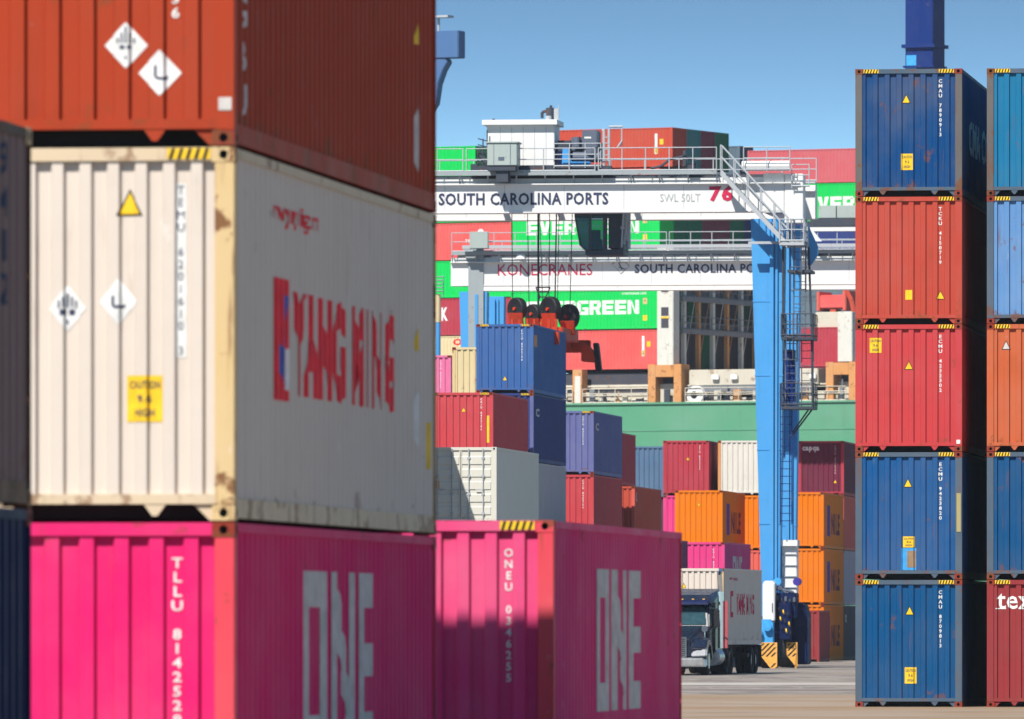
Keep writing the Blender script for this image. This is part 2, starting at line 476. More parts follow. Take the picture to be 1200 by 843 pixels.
def frame_mesh(L_, H_, low=False):
    k = ('frame', L_, H_, low)
    if k in _bodies: return _bodies[k]
    m = MB(); X = CW / 2; c = .178 if not low else .0
    for s in (-1, 1):
        xa, xb = sorted((s * (X - .003), s * (X - .075)))
        m.box(xa, xb, .165, L_ - .165, H_ - .078, H_ - .006)        # top side rail
        xa, xb = sorted((s * (X - .004), s * (X - .06)))
        m.box(xa, xb, .165, L_ - .165, .020, .172)                   # bottom side rail
    yc = .35
    while yc < L_ - .3:                                              # cross members under the floor, bitumen black to deepen the gap's shade
        m.box(-X + .065, X - .065, yc, yc + .06, .018, .138, 1); yc += .45
    for y0, y1 in ((.006, .09), (L_ - .09, L_ - .006)):
        m.box(-X + .18, X - .18, y0, y1, H_ - .105, H_ - .004)       # headers
        m.box(-X + .13, X - .13, y0, y1, .128, .205)                 # sills
    if low:
        for s in (-1, 1):
            for y0, y1 in ((.002, .16), (L_ - .16, L_ - .002)):
                xa, xb = sorted((s * X, s * (X - .13)))
                m.box(xa, xb, y0, y1, .0, H_)
    else:
        for s in (-1, 1):                                            # gussets and fork tabs on the sill
            g = [(s * (X - .178), .0), (s * (X - .178), .13), (s * (X - .33), .13), (s * (X - .20), .0)]
            m.prism(g if s < 0 else g[::-1], .03, .05)
            t = [(s * (.50), .13), (s * (.68), .13), (s * (.61), .035), (s * (.57), .035)]
            m.prism(t, .012, .03)
    me = m.mesh('container_frame'); _bodies[k] = me
    return me
def post_mesh(H_):
    k = ('post', H_)
    if k in _bodies: return _bodies[k]
    m = MB(); m.prism([(-.078, .002), (.078, .002), (.078, .16), (.05, .16), (.05, .05), (-.03, .05), (-.03, .035), (-.078, .035)], .118, H_ - .118, axis='z')
    me = m.mesh('corner_post', bevel=.006); _bodies[k] = me
    return me
def casting_mesh():
    if 'cast' in _bodies: return _bodies['cast']
    m = MB(); a_, b_, h = .089, .162, .118
    def holed(P0, ux, uz, w2, h2, n):
        """panel centred P0 with an oval opening leading into a pocket painted black as its shade"""
        P0 = Vector(P0); ux = Vector(ux); uz = Vector(uz); nn = Vector(n); K_ = 16
        ring = []; rect_ = []; inn = []
        for i in range(K_):
            t = 2 * math.pi * (i + .5) / K_; c_, s_ = math.cos(t), math.sin(t)
            ring.append(P0 + ux * (c_ * .034) + uz * (s_ * .036)); inn.append(P0 + ux * (c_ * .034) + uz * (s_ * .036) - nn * .045)
            q = max(abs(c_) / w2, abs(s_) / h2); rect_.append(P0 + ux * (c_ / q) + uz * (s_ / q))
        for i in range(K_):
            j = (i + 1) % K_
            m.quad([rect_[i], rect_[j], ring[j], ring[i]]); m.quad([ring[i], ring[j], inn[j], inn[i]], 1)
        m.quad(inn, 1)  # black colour stands in for the shade inside the casting
    holed((0, 0, h / 2), (1, 0, 0), (0, 0, 1), a_, h / 2, (0, -1, 0))
    holed((a_, b_ / 2, h / 2), (0, 1, 0), (0, 0, 1), b_ / 2, h / 2, (1, 0, 0))
    holed((-a_, b_ / 2, h / 2), (0, -1, 0), (0, 0, 1), b_ / 2, h / 2, (-1, 0, 0))
    m.quad([(-a_, 0, h), (a_, 0, h), (a_, b_, h), (-a_, b_, h)]); m.quad([(-a_, 0, 0), (-a_, b_, 0), (a_, b_, 0), (a_, 0, 0)])
    m.quad([(-a_, b_, 0), (-a_, b_, h), (a_, b_, h), (a_, b_, 0)])
    me = m.mesh('corner_casting'); _bodies['cast'] = me
    return me
_dec = {}
def decal(par, shape, surf, u, v, w_, h_, mat, eps=.004, L_=12.192, n=8, name='lettering', flat=None):
    """shape laid on a wall of the container, following its corrugation. u = x on the end, y (from the front) on the sides"""
    istext = isinstance(shape, tuple) and isinstance(shape[0], str)
    key = (shape if isinstance(shape, str) or istext else repr(shape), surf, round(u, 3), round(v, 3), w_, h_, eps, L_, n, flat)
    me = _dec.get(key)
    if me is None:
        vs, fs, _ = SHAPES[shape] if isinstance(shape, str) and shape in SHAPES else (text_bm(*shape) if istext else shape)
        bm = bmesh.new()
        sg = -1 if surf == 'left' else 1
        bv = [bm.verts.new((u + sg * (x - .5) * w_, 0, v + (y - .5) * h_)) for x, y in vs]
        for f in fs:
            if len(set(f)) >= 3:
                try: bm.faces.new([bv[i] for i in f])
                except ValueError: pass
        pts = prof_end(n) if surf == 'end' else prof_side(L_)
        if flat is None:
            for (b_, _d) in pts:
                if u - w_ / 2 < b_ < u + w_ / 2:
                    bmesh.ops.bisect_plane(bm, geom=bm.verts[:] + bm.edges[:] + bm.faces[:], plane_co=(b_, 0, 0), plane_no=(1, 0, 0), dist=1e-6)
        for q in bm.verts:
            d = pval(pts, q.co.x) if flat is None else flat
            if surf == 'end': q.co = (q.co.x, (END_IN + d if flat is None else flat) - eps, q.co.z)
            else:
                X = CW / 2 - SIDE_IN - d if flat is None else CW / 2 - flat
                q.co = ((X + eps) * (1 if surf == 'right' else -1), q.co.x, q.co.z)
        me = bpy.data.meshes.new(name); bm.to_mesh(me); bm.free(); me.materials.append(None)
        _dec[key] = me
    return link(name, me, mat, par)

def container(loc, rz, label, body, frame=None, post=None, H_=HC, L_=12.192, n=8, det='mid', door=False, cast='casting_red',
              num=None, numx=.72, numz=None, numc='white', haz='', group=None, dec=(), cat='shipping container'):
    r = empty('shipping_container', loc, rz); tag(r, label, cat, group)
    frame = frame or body; post = post or frame
    link('body', body_mesh(L_, H_, n, door), M(body), r)
    low = det == 'low'
    link('frame', frame_mesh(L_, H_, low), [M(frame), M('black')], r)
    if not low:
        X = CW / 2
        ends = [(-1, 0), (1, 0)] + ([(1, 1)] if det == 'full' else [])
        for s, back in ends:
            pm = link('corner_post', post_mesh(H_), M(post), r)
            pm.location = (s * (X - .08), 0 if not back else L_, 0); pm.rotation_euler = (0, 0, R(180) if back else 0)
            if s < 0: pm.scale = (-1, 1, 1)
            for z in (0, H_ - .118):
                cm = link('corner_casting', casting_mesh(), [M(cast), M('black')], r)
                cm.location = (s * (X - .088), -.001 if not back else L_ + .001, z); cm.rotation_euler = (0, 0, R(180) if back else 0)
    if door:
        for s in (-1, 1):
            m = MB(); xa, xb = sorted((s * .01, s * (CW / 2 - .16)))
            m.box(xa, xb, .045, .075, .21, H_ - .11)
            for i in range(5):                                          # horizontal raised panels between grooves
                zz = .30 + i * (H_ - .5) / 5
                m.hexa([(xa + .05, .018, zz + .05), (xb - .05, .018, zz + .05), (xb - .03, .045, zz + .02), (xa + .03, .045, zz + .02)],
                       [(xa + .05, .018, zz + (H_ - .5) / 5 - .13), (xb - .05, .018, zz + (H_ - .5) / 5 - .13), (xb - .03, .045, zz + (H_ - .5) / 5 - .10), (xa + .03, .045, zz + (H_ - .5) / 5 - .10)])
            m.box(xa, xa + .03, .012, .046, .21, H_ - .11); m.box(xb - .03, xb, .012, .046, .21, H_ - .11)
            m.build('door', M(body), r)
            for k in (.28, .76):
                q = MB(); q.tube((s * k, -.012, .14), (s * k, -.012, H_ - .05), .019, 8)
                for zz in (.35, 1.0, 1.6, 2.2): q.box(s * k - .05, s * k + .05, -.02, .02, zz, zz + .07)
                q.box(min(s * k, s * (k - .25)), max(s * k, s * (k - .25)), -.04, -.025, 1.15, 1.19)
                q.build('lock_rod', M('rail_grey'), r)
    if haz:
        for ch, s in (('L', -1), ('R', 1)):
            if ch not in haz: continue
            xx = s * (CW / 2 - .36)
            a_ = decal(r, 'rect', 'end', xx, H_ - .052, .34, .085, M('yellow'), .004, n=n, name='hazard_stripe', flat=.006)
            decal(a_, 'stripes', 'end', xx, H_ - .052, .33, .083, M('black'), .007, n=n, name='black_bars', flat=.006)
    if num:
        zt = (H_ - .24) if numz is None else numz; ln = len(num) * .105 + .04
        decal(r, (num, True, .02), 'end', numx, zt - ln / 2, .088, ln, M(numc), .006, n=n, name='serial_number')
    for d in dec:
        k = d[0]
        if k == 'tri':
            a_ = decal(r, 'tri', 'end', d[1], d[2], .21, .21, M('black'), .004, n=n, name='warning_triangle')
            decal(a_, 'tri', 'end', d[1], d[2] - .008, .165, .165, M('yellow' if len(d) < 4 else d[3]), .007, n=n, name='yellow_face')
        elif k == 'caut':
            a_ = decal(r, 'rect', 'end', d[1], d[2], d[3], d[4], M('yellow'), .004, n=n, name='caution_sticker')
            for i, (t_, ww) in enumerate((('CAUTION', .86), ('9.6', .38), ('HIGH', .55))):
                decal(a_, (t_, False, .02), 'end', d[1], d[2] + d[4] * (.30 - i * .30), d[3] * ww, d[4] * .17, M('ink'), .007, n=n, name='caution_text')
        elif k == 'p':      # generic: ('p', shape, surf, u, v, w, h, material, name)
            decal(r, d[1], d[2], d[3], d[4], d[5], d[6], M(d[7]), d[9] if len(d) > 9 else .006, L_=L_, n=n, name=d[8])
    return r

THETA = 6.9
YAW = R(-THETA)
SN, CS = math.sin(R(THETA)), math.cos(R(THETA))
def front(px, D):
    """base point (front bottom centre) of a container whose front right corner stands at photo column px, D metres away"""
    x = (px - 600) / F * D
    return (x - CW / 2 * CS, D + CW / 2 * SN)
def stack(px, D, boxes, z0=0.0):
    x, y = front(px, D); z = z0; res = []
    for b in boxes:
        b = dict(b); dx = b.pop('dx', 0.0); H_ = b.get('H_', HC)
        res.append(container((x + dx, y, z), YAW, **b)); z += H_ + GAP
    return res
def at(px, D, dz=None): return ((px - 600) / F * D, D)

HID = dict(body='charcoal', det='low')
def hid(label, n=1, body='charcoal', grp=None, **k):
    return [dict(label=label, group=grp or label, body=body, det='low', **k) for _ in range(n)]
# ------------------------------------------------------------------ ground, water
def ground_mat():
    m = bpy.data.materials.new('concrete_yard'); m.use_nodes = True
    n = m.node_tree.nodes; l = m.node_tree.links; b = n['Principled BSDF']
    tc = n.new('ShaderNodeTexCoord')
    def noise(s, d, st):
        mp = n.new('ShaderNodeMapping'); mp.inputs['Scale'].default_value = st; l.new(tc.outputs['Object'], mp.inputs[0])
        t = n.new('ShaderNodeTexNoise'); t.inputs['Scale'].default_value = s; t.inputs['Detail'].default_value = d; t.inputs['Roughness'].default_value = .65
        l.new(mp.outputs[0], t.inputs['Vector']); return t.outputs[0]
    def mix(f, a_, b_, lo, hi, k=1.0):
        r = n.new('ShaderNodeMapRange'); r.inputs[1].default_value = lo; r.inputs[2].default_value = hi; r.inputs[4].default_value = k; l.new(f, r.inputs[0])
        x = n.new('ShaderNodeMix'); x.data_type = 'RGBA'; l.new(r.outputs[0], x.inputs[0])
        for i, c in ((6, a_), (7, b_)):
            if isinstance(c, tuple): x.inputs[i].default_value = (*c, 1)
            else: l.new(c, x.inputs[i])
        return x.outputs[2]
    c = mix(noise(.12, 6, (1, .25, 1)), (.185, .15, .12), (.23, .195, .165), .35, .65)
    c = mix(noise(.5, 8, (1, .16, 1)), c, (.10, .085, .075), .47, .68, .85)
    c = mix(noise(.05, 5, (1, .12, 1)), c, (.33, .30, .275), .58, .7, .7)
    c = mix(noise(1.2, 6, (1, .12, 1)), c, (.09, .075, .07), .60, .72, .8)
    c = mix(noise(.9, 4, (1, .05, 1)), c, (.36, .33, .30), .64, .72, .6)
    l.new(c, b.inputs['Base Color']); b.inputs['Roughness'].default_value = .85
    return m
U = Vector((-math.cos(R(26)), math.sin(R(26)), 0))       # along the ship, away to the left
V = Vector((math.sin(R(26)), math.cos(R(26)), 0))        # athwart, away
S0 = Vector(((773 - 600) / F * 692, 692, 0))             # near right corner of the middle deck bay
def quay_y(x):
    q = S0 - V * 6.0
    return q.y + (x - q.x) / U.x * U.y
xs = [-1000, -300, -30, -12, -6, -2.6, -.4, 3, 30, 300, 900]
ys = [-250, 0, 40, 50, 66, 71, 86.5, 90.5, 120, 200, None]
v = []; f = []
for y in ys:
    for x in xs:
        z = -.222 if (-12 <= x <= -.3 and y is not None and 70 <= y <= 87) else (.08 if (-12 <= x <= -2.5 and y in (50, 66)) else 0.0)
        v.append((x, quay_y(x) if y is None else y, z))
nx = len(xs)
for j in range(len(ys) - 1):
    for i in range(nx - 1): f.append((j * nx + i, j * nx + i + 1, (j + 1) * nx + i + 1, (j + 1) * nx + i))
me = bpy.data.meshes.new('ground'); me.from_pydata(v, [], f)
tag(link('ground', me, ground_mat()), kind='structure')
m = MB(); m.quad([(xs[0], quay_y(xs[0]), 0), (xs[-1], quay_y(xs[-1]), 0), (xs[-1], quay_y(xs[-1]), -6), (xs[0], quay_y(xs[0]), -6)])
tag(m.build('quay_wall', M('deck_grey')), kind='structure')
m = MB(); m.quad([(-1450, -260, -3), (1450, -260, -3), (1450, 1550, -3), (-1450, 1550, -3)])
wm = mat_flat('harbour_water', (.03, .06, .06), rough=.12, spec=.6); 
tag(m.build('water', wm), kind='structure')
# pale gutter strips across the yard, parallel to the rows, and a tan apron near the camera, extended out of view for warm bounce
def ground_strip(name, D0, D1, x0, x1, c, z):
    m_ = MB(); m_.quad([(x0, D0 - x0 * SN / CS, z), (x1, D0 - x1 * SN / CS, z), (x1, D1 - x1 * SN / CS, z), (x0, D1 - x0 * SN / CS, z)])
    mt = mat_paint(name + '_concrete', c, rust=0, grime=.9, fade=.9, rough=.85, streak=False, scale=.22, bump=0)
    tag(m_.build(name, mt), kind='structure')
ground_strip('pavement', -60, 252, .1, 60, (.235, .165, .105), .004)  # reddened and stretched beyond the view to bounce warm fill light
ground_strip('pavement_gutter', 292, 304, -60, 90, (.32, .285, .25), .004)
ground_strip('pavement_seam', 268, 272, -60, 90, (.15, .12, .11), .004)

# ------------------------------------------------------------------ the two near stacks and the left neighbour
stack(275, 72.7, [
    dict(label='pink container at the bottom of the tall near stack, under the cream one', body='pink', frame='pink', post='salmon_post', det='full', num='TLLU 8142529', numx=.76, numz=2.62,
         dec=[('p', 'one', 'right', 6.0, 1.80, 4.2, 1.48, 'off_white', 'painted_logo')]),
    dict(label='large cream container with rusty yellowed corner post in the tall near stack', body='cream', frame='cream_rail', post='cream_rusty', cast='cream_rusty', det='full', n=10, haz='R',
         dec=[('tri', .39, 2.47), ('p', 'rect', 'end', .79, 1.94, .085, 1.35, 'white', 'number_backing', .004), ('p', ('TEMU 6201610 3', True, 0), 'end', .79, 1.94, .058, 1.31, 'ink', 'serial_number', .007),
              ('p', 'diamond', 'end', -.10, 1.65, .30, .36, 'white', 'hazard_placard', .004), ('p', polys(*[rect(.30 + i * .09, .345 + i * .09, .52 if i not in (0, 4) else .5, .80 - abs(i - 2) * .07) for i in range(5)], rect(.34, .47, .36, .48), rect(.53, .66, .36, .48), rect(.48, .52, .18, .26)), 'end', -.10, 1.65, .36, .38, 'ink', 'placard_marks', .007),
              ('p', 'diamond', 'end', .30, 1.70, .30, .36, 'white', 'hazard_placard', .004), ('p', polys(rect(.36, .42, .42, .62), [(.36, .42), (.42, .36), (.62, .36), (.66, .44), (.56, .42), (.42, .42)]), 'end', .30, 1.70, .36, .36, 'ink', 'placard_marks', .007),
              ('caut', .506, .946, .28, .36),
              ('p', 'rect', 'right', 2.58, 1.48, .9, .98, 'red_mark', 'red_logo_square', .004),
              ('p', polys([(.6, .9), (.8, .9), (.62, .45), (.4, .3)], [(.3, .5), (.55, .42), (.5, .12), (.3, .3)]), 'right', 2.7, 1.46, .8, .95, 'blue_mark', 'blue_sail', .006),
              ('p', polys([(.72, .45), (.95, .45), (.95, .1), (.72, .1)]), 'right', 2.7, 1.46, .8, .95, 'white', 'white_sail', .006),
              ('p', ('YANG MING', False, .055), 'right', 6.35, 1.47, 6.3, .86, 'red_mark', 'painted_name'),
              ('p', ('www.yangming.com', False, .015), 'right', 3.4, 2.48, 2.6, .2, 'red_mark', 'web_address'),
              ('p', 'tri', 'right', 10.95, 1.74, .22, .22, 'yellow', 'warning_triangle'),
              ('p', 'diamond', 'right', 10.95, 1.02, .40, .52, 'white', 'hazard_placard'), ('p', 'rect', 'right', 11.75, .80, .2, .42, 'yellow', 'caution_sticker')]),
    dict(label='rust orange container with two white diamond placards, above the cream container', body='orange_brown', frame='orange_brown', post='orange_brown', det='full', num='TGBU 41736', numx=.745, numz=2.08,
         dec=[('p', 'diamond', 'end', .36, .78, .34, .36, 'white', 'hazard_placard', .004), ('p', polys(*[rect(.30 + i * .09, .345 + i * .09, .55, .90 - abs(i - 2) * .12) for i in range(5)], rect(.36, .48, .42, .5), rect(.53, .62, .42, .5), rect(.48, .52, .2, .27)), 'end', .36, .78, .34, .36, 'ink', 'placard_marks', .007),
              ('p', 'diamond', 'end', .625, .565, .34, .36, 'white', 'hazard_placard', .004), ('p', polys(rect(.38, .44, .42, .66), [(.38, .42), (.44, .36), (.66, .34), (.70, .44), (.56, .40), (.44, .42)]), 'end', .625, .565, .34, .36, 'ink', 'placard_marks', .007),
              ('p', 'rect', 'end', 1.13, .32, .13, .10, 'off_white', 'paper_label', .027),
              ('p', ('TGBU', True, .02), 'right', .62, .9, .16, 1.3, 'off_white', 'painted_letters'),
              ('p', 'diamond', 'right', 10.95, .6, .40, .6, 'off_white', 'hazard_placard'), ('p', 'tri', 'right', 10.95, 1.55, .2, .2, 'yellow', 'warning_triangle')]),
    dict(label='brown container at the very top of the tall near stack above the frame', body='orange_brown', det='low'),
], z0=-.222)
stack(275 - (CW + .12) * 151.3, 72.9, [dict(label='brown container outside the left edge of the frame', group='column outside the left edge of the frame', body='orange_brown', det='low') for _ in range(4)], z0=-.222)
# left neighbour, its long shaded side facing right: two levels, just in front of the tall stack
xe = (37 - 600) / F * 64.2; nxr = xe - 12.192 * SN; nyr = 64.2 - 12.192 * CS
nb = (nxr - CW / 2 * CS, nyr + CW / 2 * SN)
container((nb[0], nb[1], .08), YAW, 'navy blue container low at the left edge, below the dark grey one', 'navy_deep', det='full', H_=ST)
container((nb[0], nb[1], .08 + ST + GAP), YAW, 'dark grey container with brown bottom rail at the left edge', 'grey_dark', frame='grey_brown', det='full', cast='cream_rusty', H_=ST,
          dec=[('p', ('CAIU', True, .02), 'right', 10.6, 2.2, .2, .8, 'ink', 'painted_letters'), ('p', ('9412', True, .02), 'right', 11.2, 1.9, .2, 1.1, 'ink', 'painted_letters')])
stack(649, 91.3, [
    dict(label='pink container in front centre, the lower half of its front in shadow', body='pink_faded', frame='pink_faded', post='salmon_post', cast='salmon_post', det='full', haz='R', num='ONEU 0346255', numx=.77, numz=2.62,
         dec=[('p', 'one', 'right', 5.9, 1.72, 4.2, 1.45, 'off_white', 'painted_logo')]),
])

# ------------------------------------------------------------------ two sharp stacks on the right
GR = 'tall right hand stack'
stack(1127.5, 213.5, [
    dict(label='blue container on the ground at the foot of the tall right stack', body='cma_blue', frame='frame_grey_blue', post='frame_grey_blue', det='full', haz='LR', num='CMAU 8709813', dec=[('tri', .02, 2.2), ('caut', .04, .72, .27, .37)]),
    dict(label='blue container with cream strip on its post and light blue patch below', body='cma_blue_light', frame='frame_grey_blue', post='frame_grey_blue', det='full', haz='LR', num='ECMU 9423820',
         dec=[('tri', -.02, 2.2), ('caut', 0, .85, .27, .25), ('p', 'rect', 'end', 0, .46, .34, .50, 'hub_blue', 'blue_patch', .005), ('p', 'rect', 'end', .06, .46, .20, .38, 'tan_patch', 'cardboard_label', .008), ('p', 'rect', 'end', 1.13, 1.52, .12, .88, 'olive_cream', 'cream_strip', .030)]),
    dict(label='red container with yellow sticker high on its left, in the right stack', body='red', det='full', haz='LR', num='ECMU 4232302', dec=[('tri', 0, 1.97), ('caut', -.76, 2.42, .27, .34), ('p', 'rect', 'end', 1.13, .22, .09, .09, 'white', 'paper_label', .03)]),
    dict(label='coral red container with two small yellow labels low on its front', body='coral', det='full', haz='LR', num='TCKU 4150719', dec=[('tri', .72, .66), ('p', 'rect', 'end', 0, .66, .16, .22, 'yellow', 'small_sticker')]),
    dict(label='blue container topmost in the tall right stack, with yellow sticker', body='cma_blue_faded', frame='frame_grey_blue', post='frame_brown_grey', det='full', haz='LR', num='CMAU 7890913',
         dec=[('tri', -.06, 2.22), ('caut', -.04, .78, .27, .37), ('p', ('CMA CGM', False, .03), 'right', 6.2, 1.45, 7.6, .8, 'off_white', 'painted_name'), ('p', 'rect', 'right', 10.0, 2.35, .5, .5, 'off_white', 'white_mark')]),
])
x1 = (1156 - 600) / F * 213.5 + CW * CS
px2 = 600 + x1 / (213.5 - .4) * F
stack(px2, 213.5 - .3, [
    dict(label='maroon container with white lettering on the ground at the right edge', body='maroon', det='full', haz='L', num=None,
         dec=[('p', ('tex', False, .012), 'end', -.59, 2.41, .80, .36, 'white', 'painted_name'), ('p', polys(rect(0, .28, 0, .06), rect(.62, .8, 0, .06), rect(.84, 1, 0, .06), rect(.62, .78, .74, .80), rect(.84, 1, .74, .80)), 'end', -.59, 2.41, .86, .36, 'white', 'letter_serifs', .007)]),
    dict(label='blue container at the right edge, resting on the maroon container', body='cma_blue', frame='frame_grey_blue', det='full', haz='L', dec=[]),
    dict(label='orange container with a pale triangle at the right edge', body='orange', det='full', haz='L', dec=[('tri', -.78, 2.42, 'off_white')]),
    dict(label='faded sky blue container with rust spots at the right edge', body='sky_faded', frame='frame_grey_blue', det='full', haz='L'),
    dict(label='turquoise blue container topmost at the right edge, rusty brown posts', body='teal_blue', frame='frame_grey_blue', post='frame_brown_grey', det='full', haz='L', cast='casting_rust'),
])

# ------------------------------------------------------------------ middle distance stacks
def under(lbl): return lbl
HL = 'plain container hidden low in the yard stacks'
NUM = 'CAIU 8452196'
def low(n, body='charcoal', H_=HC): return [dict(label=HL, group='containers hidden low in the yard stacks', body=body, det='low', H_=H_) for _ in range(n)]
# white door container and the taller column that shades it
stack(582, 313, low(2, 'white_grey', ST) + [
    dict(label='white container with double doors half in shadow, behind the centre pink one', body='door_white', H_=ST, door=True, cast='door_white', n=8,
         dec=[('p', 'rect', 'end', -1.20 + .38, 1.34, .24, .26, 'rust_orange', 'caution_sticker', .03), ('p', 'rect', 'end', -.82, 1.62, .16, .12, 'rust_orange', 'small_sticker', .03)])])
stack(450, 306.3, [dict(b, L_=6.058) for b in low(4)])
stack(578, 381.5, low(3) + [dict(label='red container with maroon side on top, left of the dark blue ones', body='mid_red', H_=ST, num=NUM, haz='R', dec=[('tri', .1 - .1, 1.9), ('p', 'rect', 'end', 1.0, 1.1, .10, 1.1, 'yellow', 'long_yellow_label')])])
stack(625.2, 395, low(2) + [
    dict(label='pale grey container third level, under the two dark blue containers', body='white_grey', dec=[('p', ('TI', True, .03), 'right', 1.3, 2.0, .5, .8, 'crimson_mark', 'red_letters')]),
    dict(label='navy container directly beneath the top medium blue one', body='navy', frame='navy', post='lilac', dec=[('p', ('C', False, .04), 'right', 1.6, 2.1, 1.2, .35, 'off_white', 'painted_logo')], haz='R'),
    dict(label='medium blue container topmost under the orange red lifting frame', body='mid_blue', haz='LR', num=NUM, numx=.72, dec=[('tri', 0, .62), ('p', 'rect', 'right', .8, 2.2, 1.1, .5, 'rust_orange', 'orange_sticker')])])
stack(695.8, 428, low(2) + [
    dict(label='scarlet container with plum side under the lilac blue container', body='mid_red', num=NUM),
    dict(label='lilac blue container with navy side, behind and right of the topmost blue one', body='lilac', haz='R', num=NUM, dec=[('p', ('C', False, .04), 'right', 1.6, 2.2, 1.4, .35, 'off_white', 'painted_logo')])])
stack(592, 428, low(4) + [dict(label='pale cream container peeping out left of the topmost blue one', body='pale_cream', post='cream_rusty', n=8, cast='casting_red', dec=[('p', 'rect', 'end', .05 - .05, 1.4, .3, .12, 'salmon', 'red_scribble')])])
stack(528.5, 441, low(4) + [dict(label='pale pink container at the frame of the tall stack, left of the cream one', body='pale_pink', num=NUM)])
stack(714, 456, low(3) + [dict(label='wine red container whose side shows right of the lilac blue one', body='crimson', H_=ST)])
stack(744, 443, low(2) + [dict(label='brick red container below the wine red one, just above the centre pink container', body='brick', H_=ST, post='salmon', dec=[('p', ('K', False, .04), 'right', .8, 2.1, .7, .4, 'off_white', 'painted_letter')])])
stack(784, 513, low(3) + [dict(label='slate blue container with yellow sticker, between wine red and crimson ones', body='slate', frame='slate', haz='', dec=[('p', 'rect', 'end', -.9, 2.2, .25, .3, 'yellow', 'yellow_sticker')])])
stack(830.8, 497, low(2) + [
    dict(label='hot pink container strip visible left of the bright orange container', body='hot_pink'),
    dict(label='crimson container with yellow triangle, top of the row below the green hull', body='crimson', num=NUM, dec=[('tri', .1, 1.95)])])
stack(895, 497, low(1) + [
    dict(label='salmon container squeezed between magenta container and blue crane leg', body='salmon'),
    dict(label='orange container just left of the blue crane leg, under the white one', body='sun_orange'),
    dict(label='white container with rusty post beside the blue crane leg', body='warm_white', post='rust_orange')])
HL_ = [('p', 'rect', 'right', 3.0, 1.45, 1.5, 1.6, 'violet', 'violet_emblem'), ('p', ('NILE', False, .04), 'right', 7.2, 1.3, 5.2, 1.1, 'wine', 'painted_name')]
stack(846.8, 478, low(1) + [
    dict(label=HL, group='containers hidden low in the yard stacks', body='sun_orange', det='low'),
    dict(label='bright orange container with violet emblem, above the magenta one', body='sun_orange', dec=[('tri', 0, 2.2)] + HL_)])
stack(849.3, 412, low(1) + [
    dict(label='hot pink container with pale letters just above the container on the lorry', body='hot_pink', H_=ST, num=NUM, numz=2.3, dec=[('p', 'one', 'right', 6.0, 1.35, 4.2, 1.3, 'off_white', 'painted_logo')])])
stack(772, 395, low(1) + [dict(label='plum container corner seen between the centre pink and hot pink ones', body='plum', H_=ST)])
L3 = [dict(label='orange container on the ground right of the crane wheels', body='sun_orange', dec=HL_),
      dict(label='orange container at middle height right of the crane leg', body='sun_orange', dec=HL_),
      dict(label='orange container third level under the maroon one, right of the crane leg', body='sun_orange', dec=HL_ + [('tri', -1.0, 1.9)])]
stack(965.4, 485, L3)
stack(989, 498, [
    dict(label='charcoal container on the ground behind the rightmost orange ones', body='charcoal', dec=[('p', ('K', False, .04), 'right', 1.5, 2.2, .8, .4, 'off_white', 'painted_letter')]),
    dict(label='mauve grey container, second level behind the rightmost orange ones', body='mauve_grey'),
    dict(label='salmon framed container behind the highest orange one, plum coloured side', body='salmon', frame='salmon'),
    dict(label='wine coloured container with white lettering right of the crane leg', body='wine', frame='crimson', dec=[('p', ('capqa', False, .05), 'end', -.55, 2.45, .9, .3, 'white', 'painted_name'), ('p', (NUM, True, .02), 'end', .75, 1.9, .09, 1.5, 'off_white', 'serial_number'), ('tri', .75, .75)])])
cx, cy = front(960, 471)
container((cx, cy, 0), YAW, 'short dull maroon container on the ground in front of the orange ones', 'maroon', L_=6.058, H_=ST, det='low')

# thin air between the near stacks and the ship
m = MB(); m.box(-1500, 1500, -300, 1600, -7, 78)
hz = bpy.data.materials.new('haze_air'); hz.use_nodes = True
hn = hz.node_tree.nodes; hl = hz.node_tree.links
for q in list(hn):
    if q.type == 'BSDF_PRINCIPLED': hn.remove(q)
pv = hn.new('ShaderNodeVolumePrincipled'); pv.inputs['Color'].default_value = (.80, .88, 1.0, 1); pv.inputs['Density'].default_value = 0.00006
hl.new(pv.outputs[0], [q for q in hn if q.type == 'OUTPUT_MATERIAL'][0].inputs['Volume'])
tag(m.build('haze', hz), 'thin pale air between the yard and the ship', 'haze', kind='stuff')
# ------------------------------------------------------------------ rubber tyred gantry cranes
def flat_text(par, shape, x, z, w_, h_, mat, y, name='lettering'):
    """lettering on a plane facing -y"""
    vs, fs, _ = text_bm(*shape) if (isinstance(shape, tuple) and isinstance(shape[0], str)) else shape
    me = bpy.data.meshes.new(name)
    me.from_pydata([(x + a_ * w_, y, z + b_ * h_) for a_, b_ in vs], [], fs); me.materials.append(None)
    return link(name, me, M(mat), par)
def handrail(x0, x1, y, z, step=1.35, h=1.05, axis='x', r=.024, gate=None):
    m = MB(); n = max(1, int(round((x1 - x0) / step)))
    P_ = (lambda t, zz: (t, y, zz)) if axis == 'x' else (lambda t, zz: (y, t, zz))
    secs = 6
    for i in range(n + 1):
        t = x0 + (x1 - x0) * i / n
        m.tube(P_(t, z), P_(t, z + h), r)
    for hh in (h, h * .55): m.tube(P_(x0, z + hh), P_(x1, z + hh), r)
    m.tube(P_(x0, z + .08), P_(x1, z + .08), r * 1.6, 4)
    return m
SPAN = 23.47; DEEP = 7.4; GB, GT = 19.74, 21.2

